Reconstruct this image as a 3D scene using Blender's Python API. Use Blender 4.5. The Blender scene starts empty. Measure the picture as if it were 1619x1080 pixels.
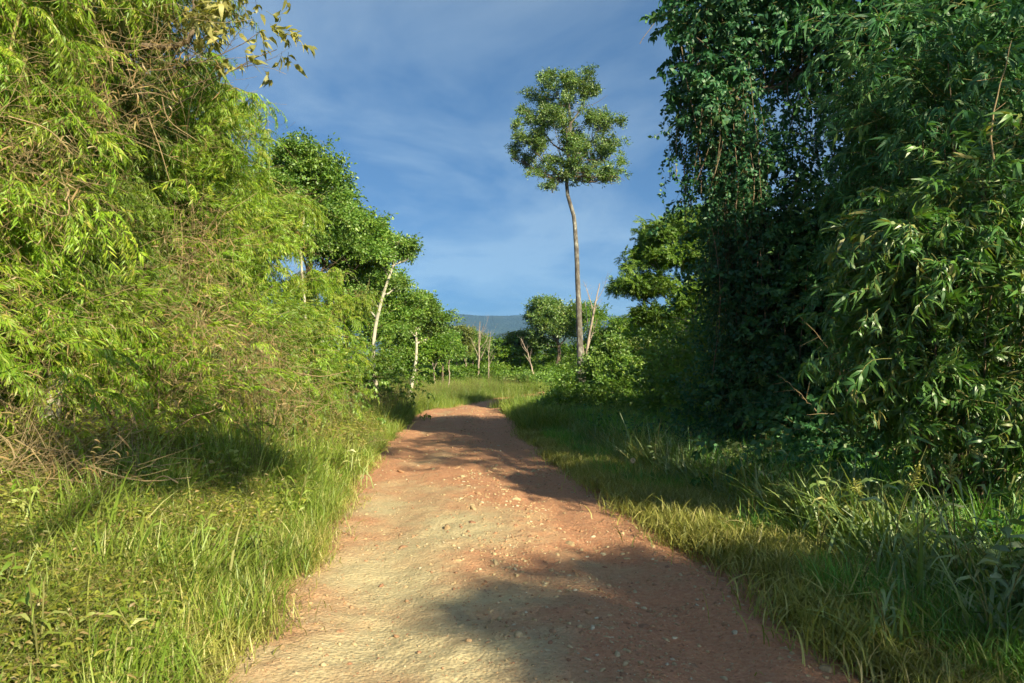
import bpy, math, random
import numpy as np
from math import radians as R, sin, cos, pi
random.seed(7)
rng = np.random.default_rng(11)
S = bpy.context.scene
COL = S.collection

# ------------------------------------------------------------------ camera, sky, sun, exposure
EYE = 1.6
FPX, HY = 1150.0, 560.0
cam_d = bpy.data.cameras.new('camera'); cam = bpy.data.objects.new('camera', cam_d); COL.objects.link(cam)
cam.location = (0, 0, EYE); cam.rotation_euler = (R(90 + 1.0), 0, 0)
cam_d.lens = 36 * FPX / 1619; cam_d.sensor_width = 36; cam_d.clip_start = 0.05; cam_d.clip_end = 30000
S.camera = cam
SUN_EL, SUN_AZ = 29.0, 36.0            # elevation; light travels forward-left by this angle from +Y
sun_d = bpy.data.lights.new('sun', 'SUN'); sun = bpy.data.objects.new('sun', sun_d); COL.objects.link(sun)
sun_d.energy = 5.0; sun_d.angle = R(0.9); sun_d.color = (1.0, 0.91, 0.60)
sun.rotation_euler = (R(90 - SUN_EL), 0, R(SUN_AZ))
S.view_settings.view_transform = 'Standard'; S.view_settings.look = 'None'
S.view_settings.gamma = 1; S.view_settings.use_curve_mapping = False
S.view_settings.exposure = 1.18
S.cycles.max_bounces = 8; S.cycles.diffuse_bounces = 6; S.cycles.glossy_bounces = 2
S.cycles.transmission_bounces = 3; S.cycles.volume_bounces = 0; S.cycles.transparent_max_bounces = 4
S.cycles.caustics_reflective = False; S.cycles.caustics_refractive = False
S.cycles.use_denoising = True
S.cycles.use_adaptive_sampling = True; S.cycles.adaptive_threshold = 0.03

W = bpy.data.worlds.new('World'); S.world = W; W.use_nodes = True
nt = W.node_tree; nt.nodes.clear()
def N(nt, typ, **kw):
    n = nt.nodes.new(typ)
    for k, v in kw.items(): setattr(n, k, v)
    return n
def L(nt, a, ao, b, bi): nt.links.new(a.outputs[ao], b.inputs[bi])
def ramp(nt, stops, interp='LINEAR'):
    r = N(nt, 'ShaderNodeValToRGB'); r.color_ramp.interpolation = interp
    e = r.color_ramp.elements
    while len(e) < len(stops): e.new(0.5)
    for i, (p, c) in enumerate(stops):
        e[i].position = p; e[i].color = (*c, 1) if len(c) == 3 else c
    return r
sky = N(nt, 'ShaderNodeTexSky', sky_type='NISHITA'); sky.sun_disc = False
sky.sun_elevation = R(SUN_EL); sky.sun_rotation = R(180 - SUN_AZ)
sky.altitude = 3000; sky.air_density = 0.5; sky.dust_density = 5.0; sky.ozone_density = 4.0
tc = N(nt, 'ShaderNodeTexCoord'); sep = N(nt, 'ShaderNodeSeparateXYZ'); L(nt, tc, 'Generated', sep, 0)
zz = N(nt, 'ShaderNodeMath', operation='ADD'); L(nt, sep, 'Z', zz, 0); zz.inputs[1].default_value = 0.16
zm = N(nt, 'ShaderNodeMath', operation='MAXIMUM'); L(nt, zz, 0, zm, 0); zm.inputs[1].default_value = 0.05
dx = N(nt, 'ShaderNodeMath', operation='DIVIDE'); L(nt, sep, 'X', dx, 0); L(nt, zm, 0, dx, 1)
dy = N(nt, 'ShaderNodeMath', operation='DIVIDE'); L(nt, sep, 'Y', dy, 0); L(nt, zm, 0, dy, 1)
cb = N(nt, 'ShaderNodeCombineXYZ'); L(nt, dx, 0, cb, 0); L(nt, dy, 0, cb, 1)
n1 = N(nt, 'ShaderNodeTexNoise'); n1.inputs['Scale'].default_value = 1.0; n1.inputs['Detail'].default_value = 9
n1.inputs['Roughness'].default_value = 0.58; n1.inputs['Distortion'].default_value = 0.5
mp = N(nt, 'ShaderNodeMapping'); mp.inputs['Location'].default_value = (3.4, 1.1, 0); mp.inputs['Scale'].default_value = (1.2, 1.0, 1)
L(nt, cb, 0, mp, 0); L(nt, mp, 0, n1, 'Vector')
cr = ramp(nt, [(0.40, (0, 0, 0)), (0.60, (1, 1, 1))]); L(nt, n1, 'Fac', cr, 0)
mx = N(nt, 'ShaderNodeMix', data_type='RGBA'); 
cm = N(nt, 'ShaderNodeMath', operation='MULTIPLY'); L(nt, cr, 0, cm, 0); cm.inputs[1].default_value = 0.95
fz = N(nt, 'ShaderNodeMapRange'); L(nt, sep, 'Z', fz, 0); fz.inputs[1].default_value = 0.0; fz.inputs[2].default_value = 0.42
fz.inputs[3].default_value = 0.44; fz.inputs[4].default_value = 1.0
tint = N(nt, 'ShaderNodeMix', data_type='RGBA', blend_type='MULTIPLY'); tint.inputs[0].default_value = 1.0
L(nt, fz, 0, tint, 7)
of = N(nt, 'ShaderNodeMix', data_type='RGBA', blend_type='MULTIPLY'); of.inputs[0].default_value = 1.0; L(nt, sky, 0, of, 6); of.inputs[7].default_value = (.82, .98, .86, 1); L(nt, of, 2, tint, 6)
cl = N(nt, 'ShaderNodeMix', data_type='RGBA', blend_type='MULTIPLY'); cl.inputs[0].default_value = 1.0
L(nt, tint, 2, cl, 6); cl.inputs[7].default_value = (1.3, 1.1, 0.95, 1)
ca = N(nt, 'ShaderNodeMix', data_type='RGBA', blend_type='ADD'); ca.inputs[0].default_value = 1.0
L(nt, cl, 2, ca, 6); ca.inputs[7].default_value = (0.56, 0.64, 0.66, 1)
L(nt, cm, 0, mx, 0); L(nt, tint, 2, mx, 6); L(nt, ca, 2, mx, 7)
bg = N(nt, 'ShaderNodeBackground'); bg.inputs['Strength'].default_value = 0.118
L(nt, mx, 2, bg, 0); out = N(nt, 'ShaderNodeOutputWorld'); L(nt, bg, 0, out, 0)

# ------------------------------------------------------------------ helpers
def tag(o, label=None, cat=None, group=None, kind=None):
    if label: o['label'] = label
    if cat: o['category'] = cat
    if group: o['group'] = group
    if kind: o['kind'] = kind
    return o
def empty(name, loc, label, cat, group=None):
    o = bpy.data.objects.new(name, None); COL.objects.link(o); o.location = loc
    o.empty_display_size = 0.3
    return tag(o, label, cat, group)
def mesh(name, V, F, mats, smooth=False, mi=None):
    """V (n,3); F list of int arrays (m,3) or (m,4)"""
    me = bpy.data.meshes.new(name)
    V = np.asarray(V, np.float32); me.vertices.add(len(V)); me.vertices.foreach_set('co', V.ravel())
    F = [np.asarray(f, np.int32) for f in F if len(f)]
    if F:
        loops = np.concatenate([f.ravel() for f in F]); tot = np.concatenate([np.full(len(f), f.shape[1], np.int32) for f in F])
        st = np.concatenate([[0], np.cumsum(tot)[:-1]]).astype(np.int32)
        me.loops.add(len(loops)); me.loops.foreach_set('vertex_index', loops)
        me.polygons.add(len(tot)); me.polygons.foreach_set('loop_start', st)
        if mi is not None: me.polygons.foreach_set('material_index', np.asarray(mi, np.int32))
        if smooth: me.polygons.foreach_set('use_smooth', np.ones(len(tot), bool))
    for m in mats: me.materials.append(m)
    me.update(calc_edges=True); return me
def obj(name, me, parent=None, loc=None):
    o = bpy.data.objects.new(name, me); COL.objects.link(o)
    if parent: o.parent = parent
    if loc is not None: o.location = loc
    return o
class MB:
    """collects geometry, material index per face"""
    def __init__(s): s.V = []; s.F3 = []; s.F4 = []; s.m3 = []; s.m4 = []; s.n = 0
    def add(s, V, F, m=0):
        V = np.asarray(V, float); s.V.append(V)
        for f in F:
            f = np.asarray(f)
            if not len(f): continue
            if f.shape[1] == 3: s.F3.append(f + s.n); s.m3 += [m] * len(f)
            else: s.F4.append(f + s.n); s.m4 += [m] * len(f)
        s.n += len(V)
    def mesh(s, name, mats, smooth=False):
        F = []; mi = []
        if s.F3: F.append(np.concatenate(s.F3)); mi += s.m3
        if s.F4: F.append(np.concatenate(s.F4)); mi += s.m4
        return mesh(name, np.concatenate(s.V), F, mats, smooth, mi)
def unit(v): return v / np.maximum(np.linalg.norm(v, axis=-1, keepdims=True), 1e-9)
def tube(path, rad, k=6, rough=0.0, r=rng):
    path = np.asarray(path, float); n = len(path); rad = np.broadcast_to(np.asarray(rad, float), (n,))
    T = unit(np.gradient(path, axis=0)); ref = np.array([0.13, 0.97, 0.2]) if abs(T[0, 1]) < 0.9 else np.array([1, 0, 0.])
    A = unit(np.cross(T, ref)); B = np.cross(T, A)
    a = np.linspace(0, 2 * pi, k, endpoint=False)
    rr = rad[:, None] * (1 + rough * r.normal(size=(n, k)))
    V = path[:, None] + rr[..., None] * (np.cos(a)[None, :, None] * A[:, None] + np.sin(a)[None, :, None] * B[:, None])
    i = np.arange(n - 1)[:, None] * k; j = np.arange(k)[None]; jn = (j + 1) % k
    F = np.stack([i + j, i + jn, i + k + jn, i + k + j], -1).reshape(-1, 4)
    return V.reshape(-1, 3), [F]
def smooth_path(pts, n=24, wob=0.0, r=rng):
    pts = np.asarray(pts, float); m = len(pts); d = np.r_[0, np.cumsum(np.linalg.norm(np.diff(pts, axis=0), axis=1))]; d /= d[-1]
    t = np.linspace(0, 1, n); out = np.zeros((n, 3))
    tg = np.gradient(pts, d, axis=0)
    for q in range(n):
        i = min(np.searchsorted(d, t[q], side='right') - 1, m - 2); h = d[i + 1] - d[i]; u = (t[q] - d[i]) / h
        out[q] = (2*u**3-3*u**2+1)*pts[i] + (u**3-2*u**2+u)*h*tg[i] + (-2*u**3+3*u**2)*pts[i+1] + (u**3-u**2)*h*tg[i+1]
    if wob:
        w = np.cumsum(r.normal(size=(n, 3)) * wob, axis=0); w -= w[0] + (w[-1] - w[0]) * t[:, None]; out += w
    return out
def vnoise(x, y, seed=0):
    x = np.asarray(x, float); y = np.asarray(y, float)
    xi = np.floor(x).astype(np.int64); yi = np.floor(y).astype(np.int64); fx = x - xi; fy = y - yi
    fx = fx*fx*(3-2*fx); fy = fy*fy*(3-2*fy)
    def h(a, b):
        q = (a * 374761393 + b * 668265263 + seed * 974711) & 0xffffffff
        q = ((q ^ (q >> 13)) * 1274126177) & 0xffffffff
        return ((q ^ (q >> 16)) & 0xffff) / 65535.0
    return (h(xi, yi)*(1-fx)+h(xi+1, yi)*fx)*(1-fy) + (h(xi, yi+1)*(1-fx)+h(xi+1, yi+1)*fx)*fy
def fbm(x, y, seed=0, o=4):
    s = 0; a = 0.5
    for k in range(o): s = s + a * vnoise(x * 2**k, y * 2**k, seed + k * 17); a *= .5
    return s / (1 - .5**o) - 0.5

# ------------------------------------------------------------------ the lie of the land
CY = np.array([-40, 0, 4, 7, 11, 19, 33, 38, 44, 52, 62, 80, 120.])
CX = np.array([1.2, .55, .22, -.08, -.62, -1.35, -2.15, -1.9, 0.2, 5.0, 11, 22, 40.])
def road_c(y): return np.interp(y, CY, CX)
HWID = 1.98
ZY = np.array([-400, -40, 0, 33, 40, 48, 60, 75, 110, 200, 500, 1200, 2500, 9000.])
ZZ = np.array([12, 1.2, 0, -1.0, -1.2, -1.05, -0.7, -0.9, -4, -16, -55, -70, -60, -60.])
def sm(f, y, w):
    return sum(f(y + k * w) for k in (-1, -.5, 0, .5, 1)) / 5
def G0(y):
    y = np.asarray(y, float); w = np.clip(np.abs(y) * 0.08, 1.0, 60)
    return sm(lambda q: np.interp(q, ZY, ZZ), y, w)
def G(x, y):
    x = np.asarray(x, float); y = np.asarray(y, float)
    t = x - road_c(y); z = G0(y)
    fade = np.clip((70 - np.abs(y)) / 30, 0, 1)
    tl = np.clip(-t - HWID, 0, 30); bl = np.interp(tl, [0, .4, 1.5, 3.2, 6, 12, 30], [0, .05, .32, .75, 1.2, 1.8, 2.5])
    bl = bl * np.clip((30 - y) / 14, 0.12, 1)
    tr = np.clip(t - HWID, 0, 30); br = np.interp(tr, [0, .5, 1.6, 3, 6, 30], [0, .02, -.06, -.05, .15, .8])
    z = z + fade * (bl + br)
    off = np.clip((np.abs(t) - HWID) / 1.0, 0, 1)
    z = z + off * 0.10 * fbm(x * .7, y * .7, 3) + np.clip((np.hypot(x, y) - 120) / 400, 0, 1) * 30 * fbm(x / 300, y / 300, 9)
    return z
def PX(px, d): return (px - 809.5) / FPX * d
def PZ(py, d): return EYE + (HY - py) / FPX * d

# ------------------------------------------------------------------ materials
def newmat(name):
    m = bpy.data.materials.new(name); m.use_nodes = True; m.node_tree.nodes.clear(); return m, m.node_tree
def leafmat(name, cols, trans=0.35, gloss=0.035, rough=0.5, tone=0.28, tscale=0.9, tcol=None):
    """cols: list of (fraction, rgb) picked leaf by leaf"""
    m, t = newmat(name)
    oi = N(t, 'ShaderNodeObjectInfo'); ge = N(t, 'ShaderNodeNewGeometry')
    a = N(t, 'ShaderNodeMath', operation='MULTIPLY_ADD'); L(t, ge, 'Random Per Island', a, 0); a.inputs[1].default_value = 0.55
    b = N(t, 'ShaderNodeMath', operation='MULTIPLY'); L(t, oi, 'Random', b, 0); b.inputs[1].default_value = 0.45; L(t, b, 0, a, 2)
    r = ramp(t, cols); L(t, a, 0, r, 0)
    no = N(t, 'ShaderNodeTexNoise'); no.inputs['Scale'].default_value = tscale; no.inputs['Detail'].default_value = 2
    L(t, ge, 'Position', no, 'Vector')
    mr = N(t, 'ShaderNodeMapRange'); mr.inputs[1].default_value = .3; mr.inputs[2].default_value = .7
    mr.inputs[3].default_value = 1 - tone; mr.inputs[4].default_value = 1 + tone; L(t, no, 'Fac', mr, 0)
    mu = N(t, 'ShaderNodeMix', data_type='RGBA', blend_type='MULTIPLY'); mu.inputs[0].default_value = 1
    L(t, r, 0, mu, 6); L(t, mr, 0, mu, 7)
    di = N(t, 'ShaderNodeBsdfDiffuse'); L(t, mu, 2, di, 0)
    tr = N(t, 'ShaderNodeBsdfTranslucent')
    tm = N(t, 'ShaderNodeMix', data_type='RGBA', blend_type='MULTIPLY'); tm.inputs[0].default_value = 1
    L(t, mu, 2, tm, 6); tm.inputs[7].default_value = (*(tcol or (1.3, 1.35, .6)), 1); L(t, tm, 2, tr, 0)
    s1 = N(t, 'ShaderNodeMixShader'); s1.inputs[0].default_value = trans; L(t, di, 0, s1, 1); L(t, tr, 0, s1, 2)
    gl = N(t, 'ShaderNodeBsdfGlossy'); gl.inputs['Roughness'].default_value = rough; gl.inputs['Color'].default_value = (1, 1, 1, 1)
    s2 = N(t, 'ShaderNodeMixShader'); s2.inputs[0].default_value = gloss; L(t, s1, 0, s2, 1); L(t, gl, 0, s2, 2)
    o = N(t, 'ShaderNodeOutputMaterial'); L(t, s2, 0, o, 0); return m
def barkmat(name, c1, c2, scale=6, stretch=0.25, bump=0.6, c3=None):
    m, t = newmat(name)
    g = N(t, 'ShaderNodeTexCoord'); mp = N(t, 'ShaderNodeMapping'); mp.inputs['Scale'].default_value = (1, 1, stretch)
    L(t, g, 'Object', mp, 0)
    no = N(t, 'ShaderNodeTexNoise'); no.inputs['Scale'].default_value = scale; no.inputs['Detail'].default_value = 6; no.inputs['Roughness'].default_value = .65
    L(t, mp, 0, no, 'Vector')
    r = ramp(t, [(.35, c1), (.5, c2), (.68, c3 or c1)]); L(t, no, 'Fac', r, 0)
    p = N(t, 'ShaderNodeBsdfPrincipled'); p.inputs['Roughness'].default_value = .85; L(t, r, 0, p, 'Base Color')
    bu = N(t, 'ShaderNodeBump'); bu.inputs['Strength'].default_value = bump; bu.inputs['Distance'].default_value = .03
    L(t, no, 'Fac', bu, 'Height'); L(t, bu, 0, p, 'Normal')
    o = N(t, 'ShaderNodeOutputMaterial'); L(t, p, 0, o, 0); return m

M = {}
M['bamboo'] = leafmat('bamboo_leaf', [(0, (.114, .226, .015)), (.3, (.190, .340, .021)), (.6, (.267, .396, .028)), (.82, (.380, .424, .045)), (.95, (.456, .382, .101))], trans=.4, tone=.3)
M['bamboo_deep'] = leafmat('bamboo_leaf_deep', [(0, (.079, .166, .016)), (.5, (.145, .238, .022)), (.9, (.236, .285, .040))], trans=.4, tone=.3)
M['dry'] = leafmat('dry_leaf', [(0, (.173, .099, .041)), (.4, (.293, .191, .075)), (.8, (.397, .298, .135)), (1, (.207, .182, .045))], trans=.25, tone=.25, tcol=(1, 1, .9))
M['cover'] = leafmat('trailing_leaf', [(0, (.10, .14, .017)), (.35, (.20, .24, .026)), (.6, (.29, .29, .045)), (.78, (.30, .20, .09)), (.9, (.40, .31, .14)), (1, (.16, .10, .05))], trans=.3, tone=.3)
M['grassL'] = leafmat('sunny_grass', [(0, (.114, .194, .022)), (.4, (.194, .285, .036)), (.7, (.308, .363, .072)), (.9, (.479, .467, .202))], trans=.35, tone=.25)
M['grassR'] = leafmat('green_grass', [(0, (.072, .202, .030)), (.5, (.143, .323, .043)), (.8, (.250, .424, .061)), (.95, (.499, .545, .172))], trans=.35, tone=.25)
M['grassV'] = leafmat('verge_grass', [(0, (.146, .179, .036)), (.4, (.277, .289, .061)), (.75, (.423, .386, .121)), (.95, (.555, .456, .206))], trans=.3, tone=.25)
M['grassF'] = leafmat('field_grass', [(0, (.108, .204, .024)), (.5, (.204, .288, .042)), (.85, (.336, .348, .084)), (1, (.408, .360, .144))], trans=.35, tone=.25, tscale=.25)
M['reed'] = leafmat('reed_leaf', [(0, (.104, .200, .044)), (.5, (.195, .288, .066)), (.85, (.325, .362, .110)), (1, (.468, .375, .154))], trans=.35, gloss=.09)
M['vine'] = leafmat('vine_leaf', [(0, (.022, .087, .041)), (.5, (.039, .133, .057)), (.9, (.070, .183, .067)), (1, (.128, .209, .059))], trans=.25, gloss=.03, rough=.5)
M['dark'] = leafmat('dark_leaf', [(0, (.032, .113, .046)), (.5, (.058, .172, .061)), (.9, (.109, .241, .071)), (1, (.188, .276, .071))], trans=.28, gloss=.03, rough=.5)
M['long'] = leafmat('long_leaf', [(0, (.041, .125, .030)), (.5, (.073, .177, .036)), (.8, (.124, .224, .042)), (.93, (.239, .263, .072)), (1, (.373, .315, .132))], trans=.3, gloss=.045, rough=.42)
M['tall'] = leafmat('tall_tree_leaf', [(0, (.063, .137, .026)), (.5, (.119, .212, .032)), (.85, (.208, .288, .036)), (1, (.333, .302, .073))], trans=.25, gloss=.07, tscale=.5)
M['mid'] = leafmat('mid_tree_leaf', [(0, (.075, .173, .029)), (.5, (.144, .266, .034)), (.9, (.243, .346, .044)), (1, (.364, .397, .087))], trans=.35, gloss=.05, tscale=.5)
M['pale'] = leafmat('olive_leaf', [(0, (.116, .161, .035)), (.5, (.189, .230, .055)), (.9, (.284, .299, .090)), (1, (.347, .310, .120))], trans=.35, tscale=.6)
M['lime'] = leafmat('lime_leaf', [(0, (.07, .16, .012)), (.5, (.12, .23, .018)), (.9, (.20, .29, .03)), (1, (.30, .30, .05))], trans=.38, tscale=.4)
M['big'] = leafmat('big_pale_leaf', [(0, (.16, .17, .04)), (.5, (.28, .27, .08)), (.9, (.42, .38, .14)), (1, (.50, .42, .10))], trans=.4)
M['bark'] = barkmat('brown_bark', (.09, .06, .04), (.19, .14, .10), 8, .2)
M['pale_bark'] = barkmat('pale_bark', (.34, .30, .24), (.52, .48, .40), 5, .5, .3, (.22, .19, .15))
M['tall_bark'] = barkmat('grey_pink_bark', (.06, .05, .045), (.13, .11, .095), 4.5, .5, .9, (.34, .33, .30))
M['culm'] = barkmat('bamboo_culm', (.20, .19, .05), (.33, .28, .10), 3, .3, .1, (.40, .30, .14))
M['tan'] = barkmat('dry_stem', (.22, .15, .075), (.33, .245, .13), 5, .3, .2, (.15, .10, .055))
M['twig'] = barkmat('twig', (.12, .08, .05), (.22, .16, .10), 9, .3, .2)
M['gtwig'] = barkmat('green_twig', (.10, .12, .03), (.18, .17, .05), 9, .3, .1)
M['dead'] = barkmat('dead_wood', (.26, .19, .15), (.42, .33, .27), 5, .3, .4, (.17, .12, .10))

def groundmat():
    m, t = newmat('soil')
    g = N(t, 'ShaderNodeNewGeometry')
    no = N(t, 'ShaderNodeTexNoise'); no.inputs['Scale'].default_value = 1.4; no.inputs['Detail'].default_value = 8; L(t, g, 'Position', no, 'Vector')
    r = ramp(t, [(.3, (.06, .05, .02)), (.5, (.10, .085, .03)), (.7, (.14, .11, .05))]); L(t, no, 'Fac', r, 0)
    # far away the ground is grass and forest
    ln = N(t, 'ShaderNodeVectorMath', operation='LENGTH'); L(t, g, 'Position', ln, 0)
    mr = N(t, 'ShaderNodeMapRange'); mr.inputs[1].default_value = 60; mr.inputs[2].default_value = 260; L(t, ln, 'Value', mr, 0)
    n2 = N(t, 'ShaderNodeTexNoise'); n2.inputs['Scale'].default_value = .03; n2.inputs['Detail'].default_value = 8; L(t, g, 'Position', n2, 'Vector')
    r2 = ramp(t, [(.35, (.035, .06, .02)), (.55, (.06, .09, .03)), (.7, (.10, .12, .05))]); L(t, n2, 'Fac', r2, 0)
    x = N(t, 'ShaderNodeMix', data_type='RGBA'); L(t, mr, 0, x, 0); L(t, r, 0, x, 6); L(t, r2, 0, x, 7)
    p = N(t, 'ShaderNodeBsdfPrincipled'); p.inputs['Roughness'].default_value = .95; L(t, x, 2, p, 'Base Color')
    bu = N(t, 'ShaderNodeBump'); bu.inputs['Distance'].default_value = .05; L(t, no, 'Fac', bu, 'Height'); L(t, bu, 0, p, 'Normal')
    o = N(t, 'ShaderNodeOutputMaterial'); L(t, p, 0, o, 0); return m
def roadmat():
    m, t = newmat('laterite_dirt')
    g = N(t, 'ShaderNodeNewGeometry'); at = N(t, 'ShaderNodeAttribute', attribute_name='dust_sun')
    no = N(t, 'ShaderNodeTexNoise'); no.inputs['Scale'].default_value = .9; no.inputs['Detail'].default_value = 7; no.inputs['Roughness'].default_value = .6; L(t, g, 'Position', no, 'Vector')
    n2 = N(t, 'ShaderNodeTexNoise'); n2.inputs['Scale'].default_value = 26; n2.inputs['Detail'].default_value = 6; n2.inputs['Roughness'].default_value = .7; L(t, g, 'Position', n2, 'Vector')
    n3 = N(t, 'ShaderNodeTexVoronoi'); n3.inputs['Scale'].default_value = 42; L(t, g, 'Position', n3, 'Vector')
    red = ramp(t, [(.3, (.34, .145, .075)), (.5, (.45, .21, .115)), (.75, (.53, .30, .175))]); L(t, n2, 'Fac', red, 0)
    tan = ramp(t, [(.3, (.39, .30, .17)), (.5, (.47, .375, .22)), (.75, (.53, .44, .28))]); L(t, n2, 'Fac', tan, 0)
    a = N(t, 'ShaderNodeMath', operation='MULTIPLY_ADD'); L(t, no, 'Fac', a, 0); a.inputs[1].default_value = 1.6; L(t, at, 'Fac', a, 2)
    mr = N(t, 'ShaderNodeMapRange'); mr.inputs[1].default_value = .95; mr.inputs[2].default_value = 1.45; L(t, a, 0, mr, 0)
    x = N(t, 'ShaderNodeMix', data_type='RGBA'); L(t, mr, 0, x, 0); L(t, red, 0, x, 6); L(t, tan, 0, x, 7)  # tan for dust and painted sun, red for bare dirt and shade
    sp = ramp(t, [(0, (.72, .72, .72)), (.22, (1, 1, 1))]); L(t, n3, 'Distance', sp, 0)
    y = N(t, 'ShaderNodeMix', data_type='RGBA', blend_type='MULTIPLY'); y.inputs[0].default_value = .35; L(t, x, 2, y, 6); L(t, sp, 0, y, 7)
    p = N(t, 'ShaderNodeBsdfPrincipled'); p.inputs['Roughness'].default_value = .95; L(t, y, 2, p, 'Base Color')
    h = N(t, 'ShaderNodeMath', operation='MULTIPLY_ADD'); L(t, n3, 'Distance', h, 0); h.inputs[1].default_value = -.6; L(t, n2, 'Fac', h, 2)
    bu = N(t, 'ShaderNodeBump'); bu.inputs['Distance'].default_value = .020; bu.inputs['Strength'].default_value = .7; L(t, h, 0, bu, 'Height'); L(t, bu, 0, p, 'Normal')
    o = N(t, 'ShaderNodeOutputMaterial'); L(t, p, 0, o, 0); return m
def stonemat():
    m, t = newmat('laterite_stone')
    oi = N(t, 'ShaderNodeObjectInfo'); g = N(t, 'ShaderNodeNewGeometry')
    r = ramp(t, [(0, (.30, .15, .09)), (.35, (.42, .25, .14)), (.6, (.44, .32, .18)), (.9, (.48, .38, .23)), (.998, (.56, .50, .38))]); L(t, oi, 'Random', r, 0)
    no = N(t, 'ShaderNodeTexNoise'); no.inputs['Scale'].default_value = 30; no.inputs['Detail'].default_value = 5; L(t, g, 'Position', no, 'Vector')
    q = ramp(t, [(.3, (.65, .62, .6)), (.7, (1.1, 1.1, 1.1))]); L(t, no, 'Fac', q, 0)
    y = N(t, 'ShaderNodeMix', data_type='RGBA', blend_type='MULTIPLY'); y.inputs[0].default_value = 1; L(t, r, 0, y, 6); L(t, q, 0, y, 7)
    p = N(t, 'ShaderNodeBsdfPrincipled'); p.inputs['Roughness'].default_value = .9; L(t, y, 2, p, 'Base Color')
    bu = N(t, 'ShaderNodeBump'); bu.inputs['Distance'].default_value = .01; L(t, no, 'Fac', bu, 'Height'); L(t, bu, 0, p, 'Normal')
    o = N(t, 'ShaderNodeOutputMaterial'); L(t, p, 0, o, 0); return m
def hillmat():
    m, t = newmat('forested_hill')
    g = N(t, 'ShaderNodeNewGeometry')
    no = N(t, 'ShaderNodeTexNoise'); no.inputs['Scale'].default_value = .006; no.inputs['Detail'].default_value = 10; no.inputs['Roughness'].default_value = .65; L(t, g, 'Position', no, 'Vector')
    n2 = N(t, 'ShaderNodeTexNoise'); n2.inputs['Scale'].default_value = .05; n2.inputs['Detail'].default_value = 4; L(t, g, 'Position', n2, 'Vector')
    r = ramp(t, [(.35, (.015, .035, .02)), (.5, (.028, .055, .028)), (.68, (.06, .085, .04))]); L(t, no, 'Fac', r, 0)
    p = N(t, 'ShaderNodeBsdfPrincipled'); p.inputs['Roughness'].default_value = 1; L(t, r, 0, p, 'Base Color')
    bu = N(t, 'ShaderNodeBump'); bu.inputs['Distance'].default_value = 30; L(t, n2, 'Fac', bu, 'Height'); L(t, bu, 0, p, 'Normal')
    o = N(t, 'ShaderNodeOutputMaterial'); L(t, p, 0, o, 0); return m
M['soil'] = groundmat(); M['road'] = roadmat(); M['stone'] = stonemat(); M['hill'] = hillmat()

# ------------------------------------------------------------------ setting: ground, road, hills
def grid(xs, ys, zf):
    X, Y = np.meshgrid(xs, ys); V = np.stack([X, Y, zf(X, Y)], -1).reshape(-1, 3)
    nx, ny = len(xs), len(ys); i = np.arange(ny - 1)[:, None] * nx + np.arange(nx - 1)[None]
    return V, np.stack([i, i + 1, i + 1 + nx, i + nx], -1).reshape(-1, 4)
u = np.linspace(-1, 1, 301); xs = 1.2 * np.sinh(u * 8.9) 
yv = np.r_[-np.geomspace(0.3, 300, 60)[::-1], 0, np.cumsum(np.full(110, .2)), 22 + np.geomspace(.25, 6450, 200)]
def gz(X, Y):
    t = np.abs(X - road_c(Y)); z = G(X, Y)
    return z - np.where((t < HWID + .1) & (Y < 70) & (Y > -35), .10, 0)
V, F = grid(xs, yv, gz)
tag(obj('ground', mesh('ground', V, [F], [M['soil']], True)), kind='structure')

ys = [-6.0]
while ys[-1] < 60: ys.append(ys[-1] + max(.028, .009 * abs(ys[-1])))
ys = np.array(ys); ts = np.linspace(-1, 1, 96)
def roadz(T, Y):
    X = road_c(Y) + T * (HWID + .25)
    z = G(X, Y) + .03 * (1 - T**2)
    z = z - .06 * np.exp(-((T - .40 - .05 * np.sin(Y * .6)) / .14)**2) - .05 * np.exp(-((T + .45 - .04 * np.sin(Y * .5 + 1)) / .15)**2) - .05 * np.exp(-((T - .78) / .08)**2) * np.clip(vnoise(Y * .5, Y * 0, 3) * 2, 0, 1)
    z = z + .06 * fbm(X * .9, Y * .9, 21) + .045 * fbm(X * 4, Y * 4, 31) + .036 * fbm(X * 13, Y * 13, 41, 3)
    e = np.clip((np.abs(T) - .86 + .22 * fbm(X * 1.3, Y * 1.3, 77)) / .14, 0, 1)
    return z - e * .12
T, Y = np.meshgrid(ts, ys); RX = road_c(Y) + T * (HWID + .25); V = np.stack([RX, Y, roadz(T, Y)], -1).reshape(-1, 3)
nx, ny = len(ts), len(ys); i = np.arange(ny - 1)[:, None] * nx + np.arange(nx - 1)[None]
F = np.stack([i, i + 1, i + 1 + nx, i + nx], -1).reshape(-1, 4)
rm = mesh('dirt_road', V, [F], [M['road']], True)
dust_sun = .55 * np.exp(-((T + .35) / .55)**2) - .15 * np.clip(T, 0, 1) + .06 - .45 * np.clip((Y - 8) / 4, 0, 1)  # pale dust left of centre; sunlit tan near and shaded red far painted in
a = rm.attributes.new('dust_sun', 'FLOAT', 'POINT'); a.data.foreach_set('value', dust_sun.ravel().astype(np.float32))
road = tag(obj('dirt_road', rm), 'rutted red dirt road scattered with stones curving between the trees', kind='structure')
def road_surf(x, y): return float(roadz(np.float64((x - road_c(y)) / (HWID + .25)), np.float64(y)))

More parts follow.
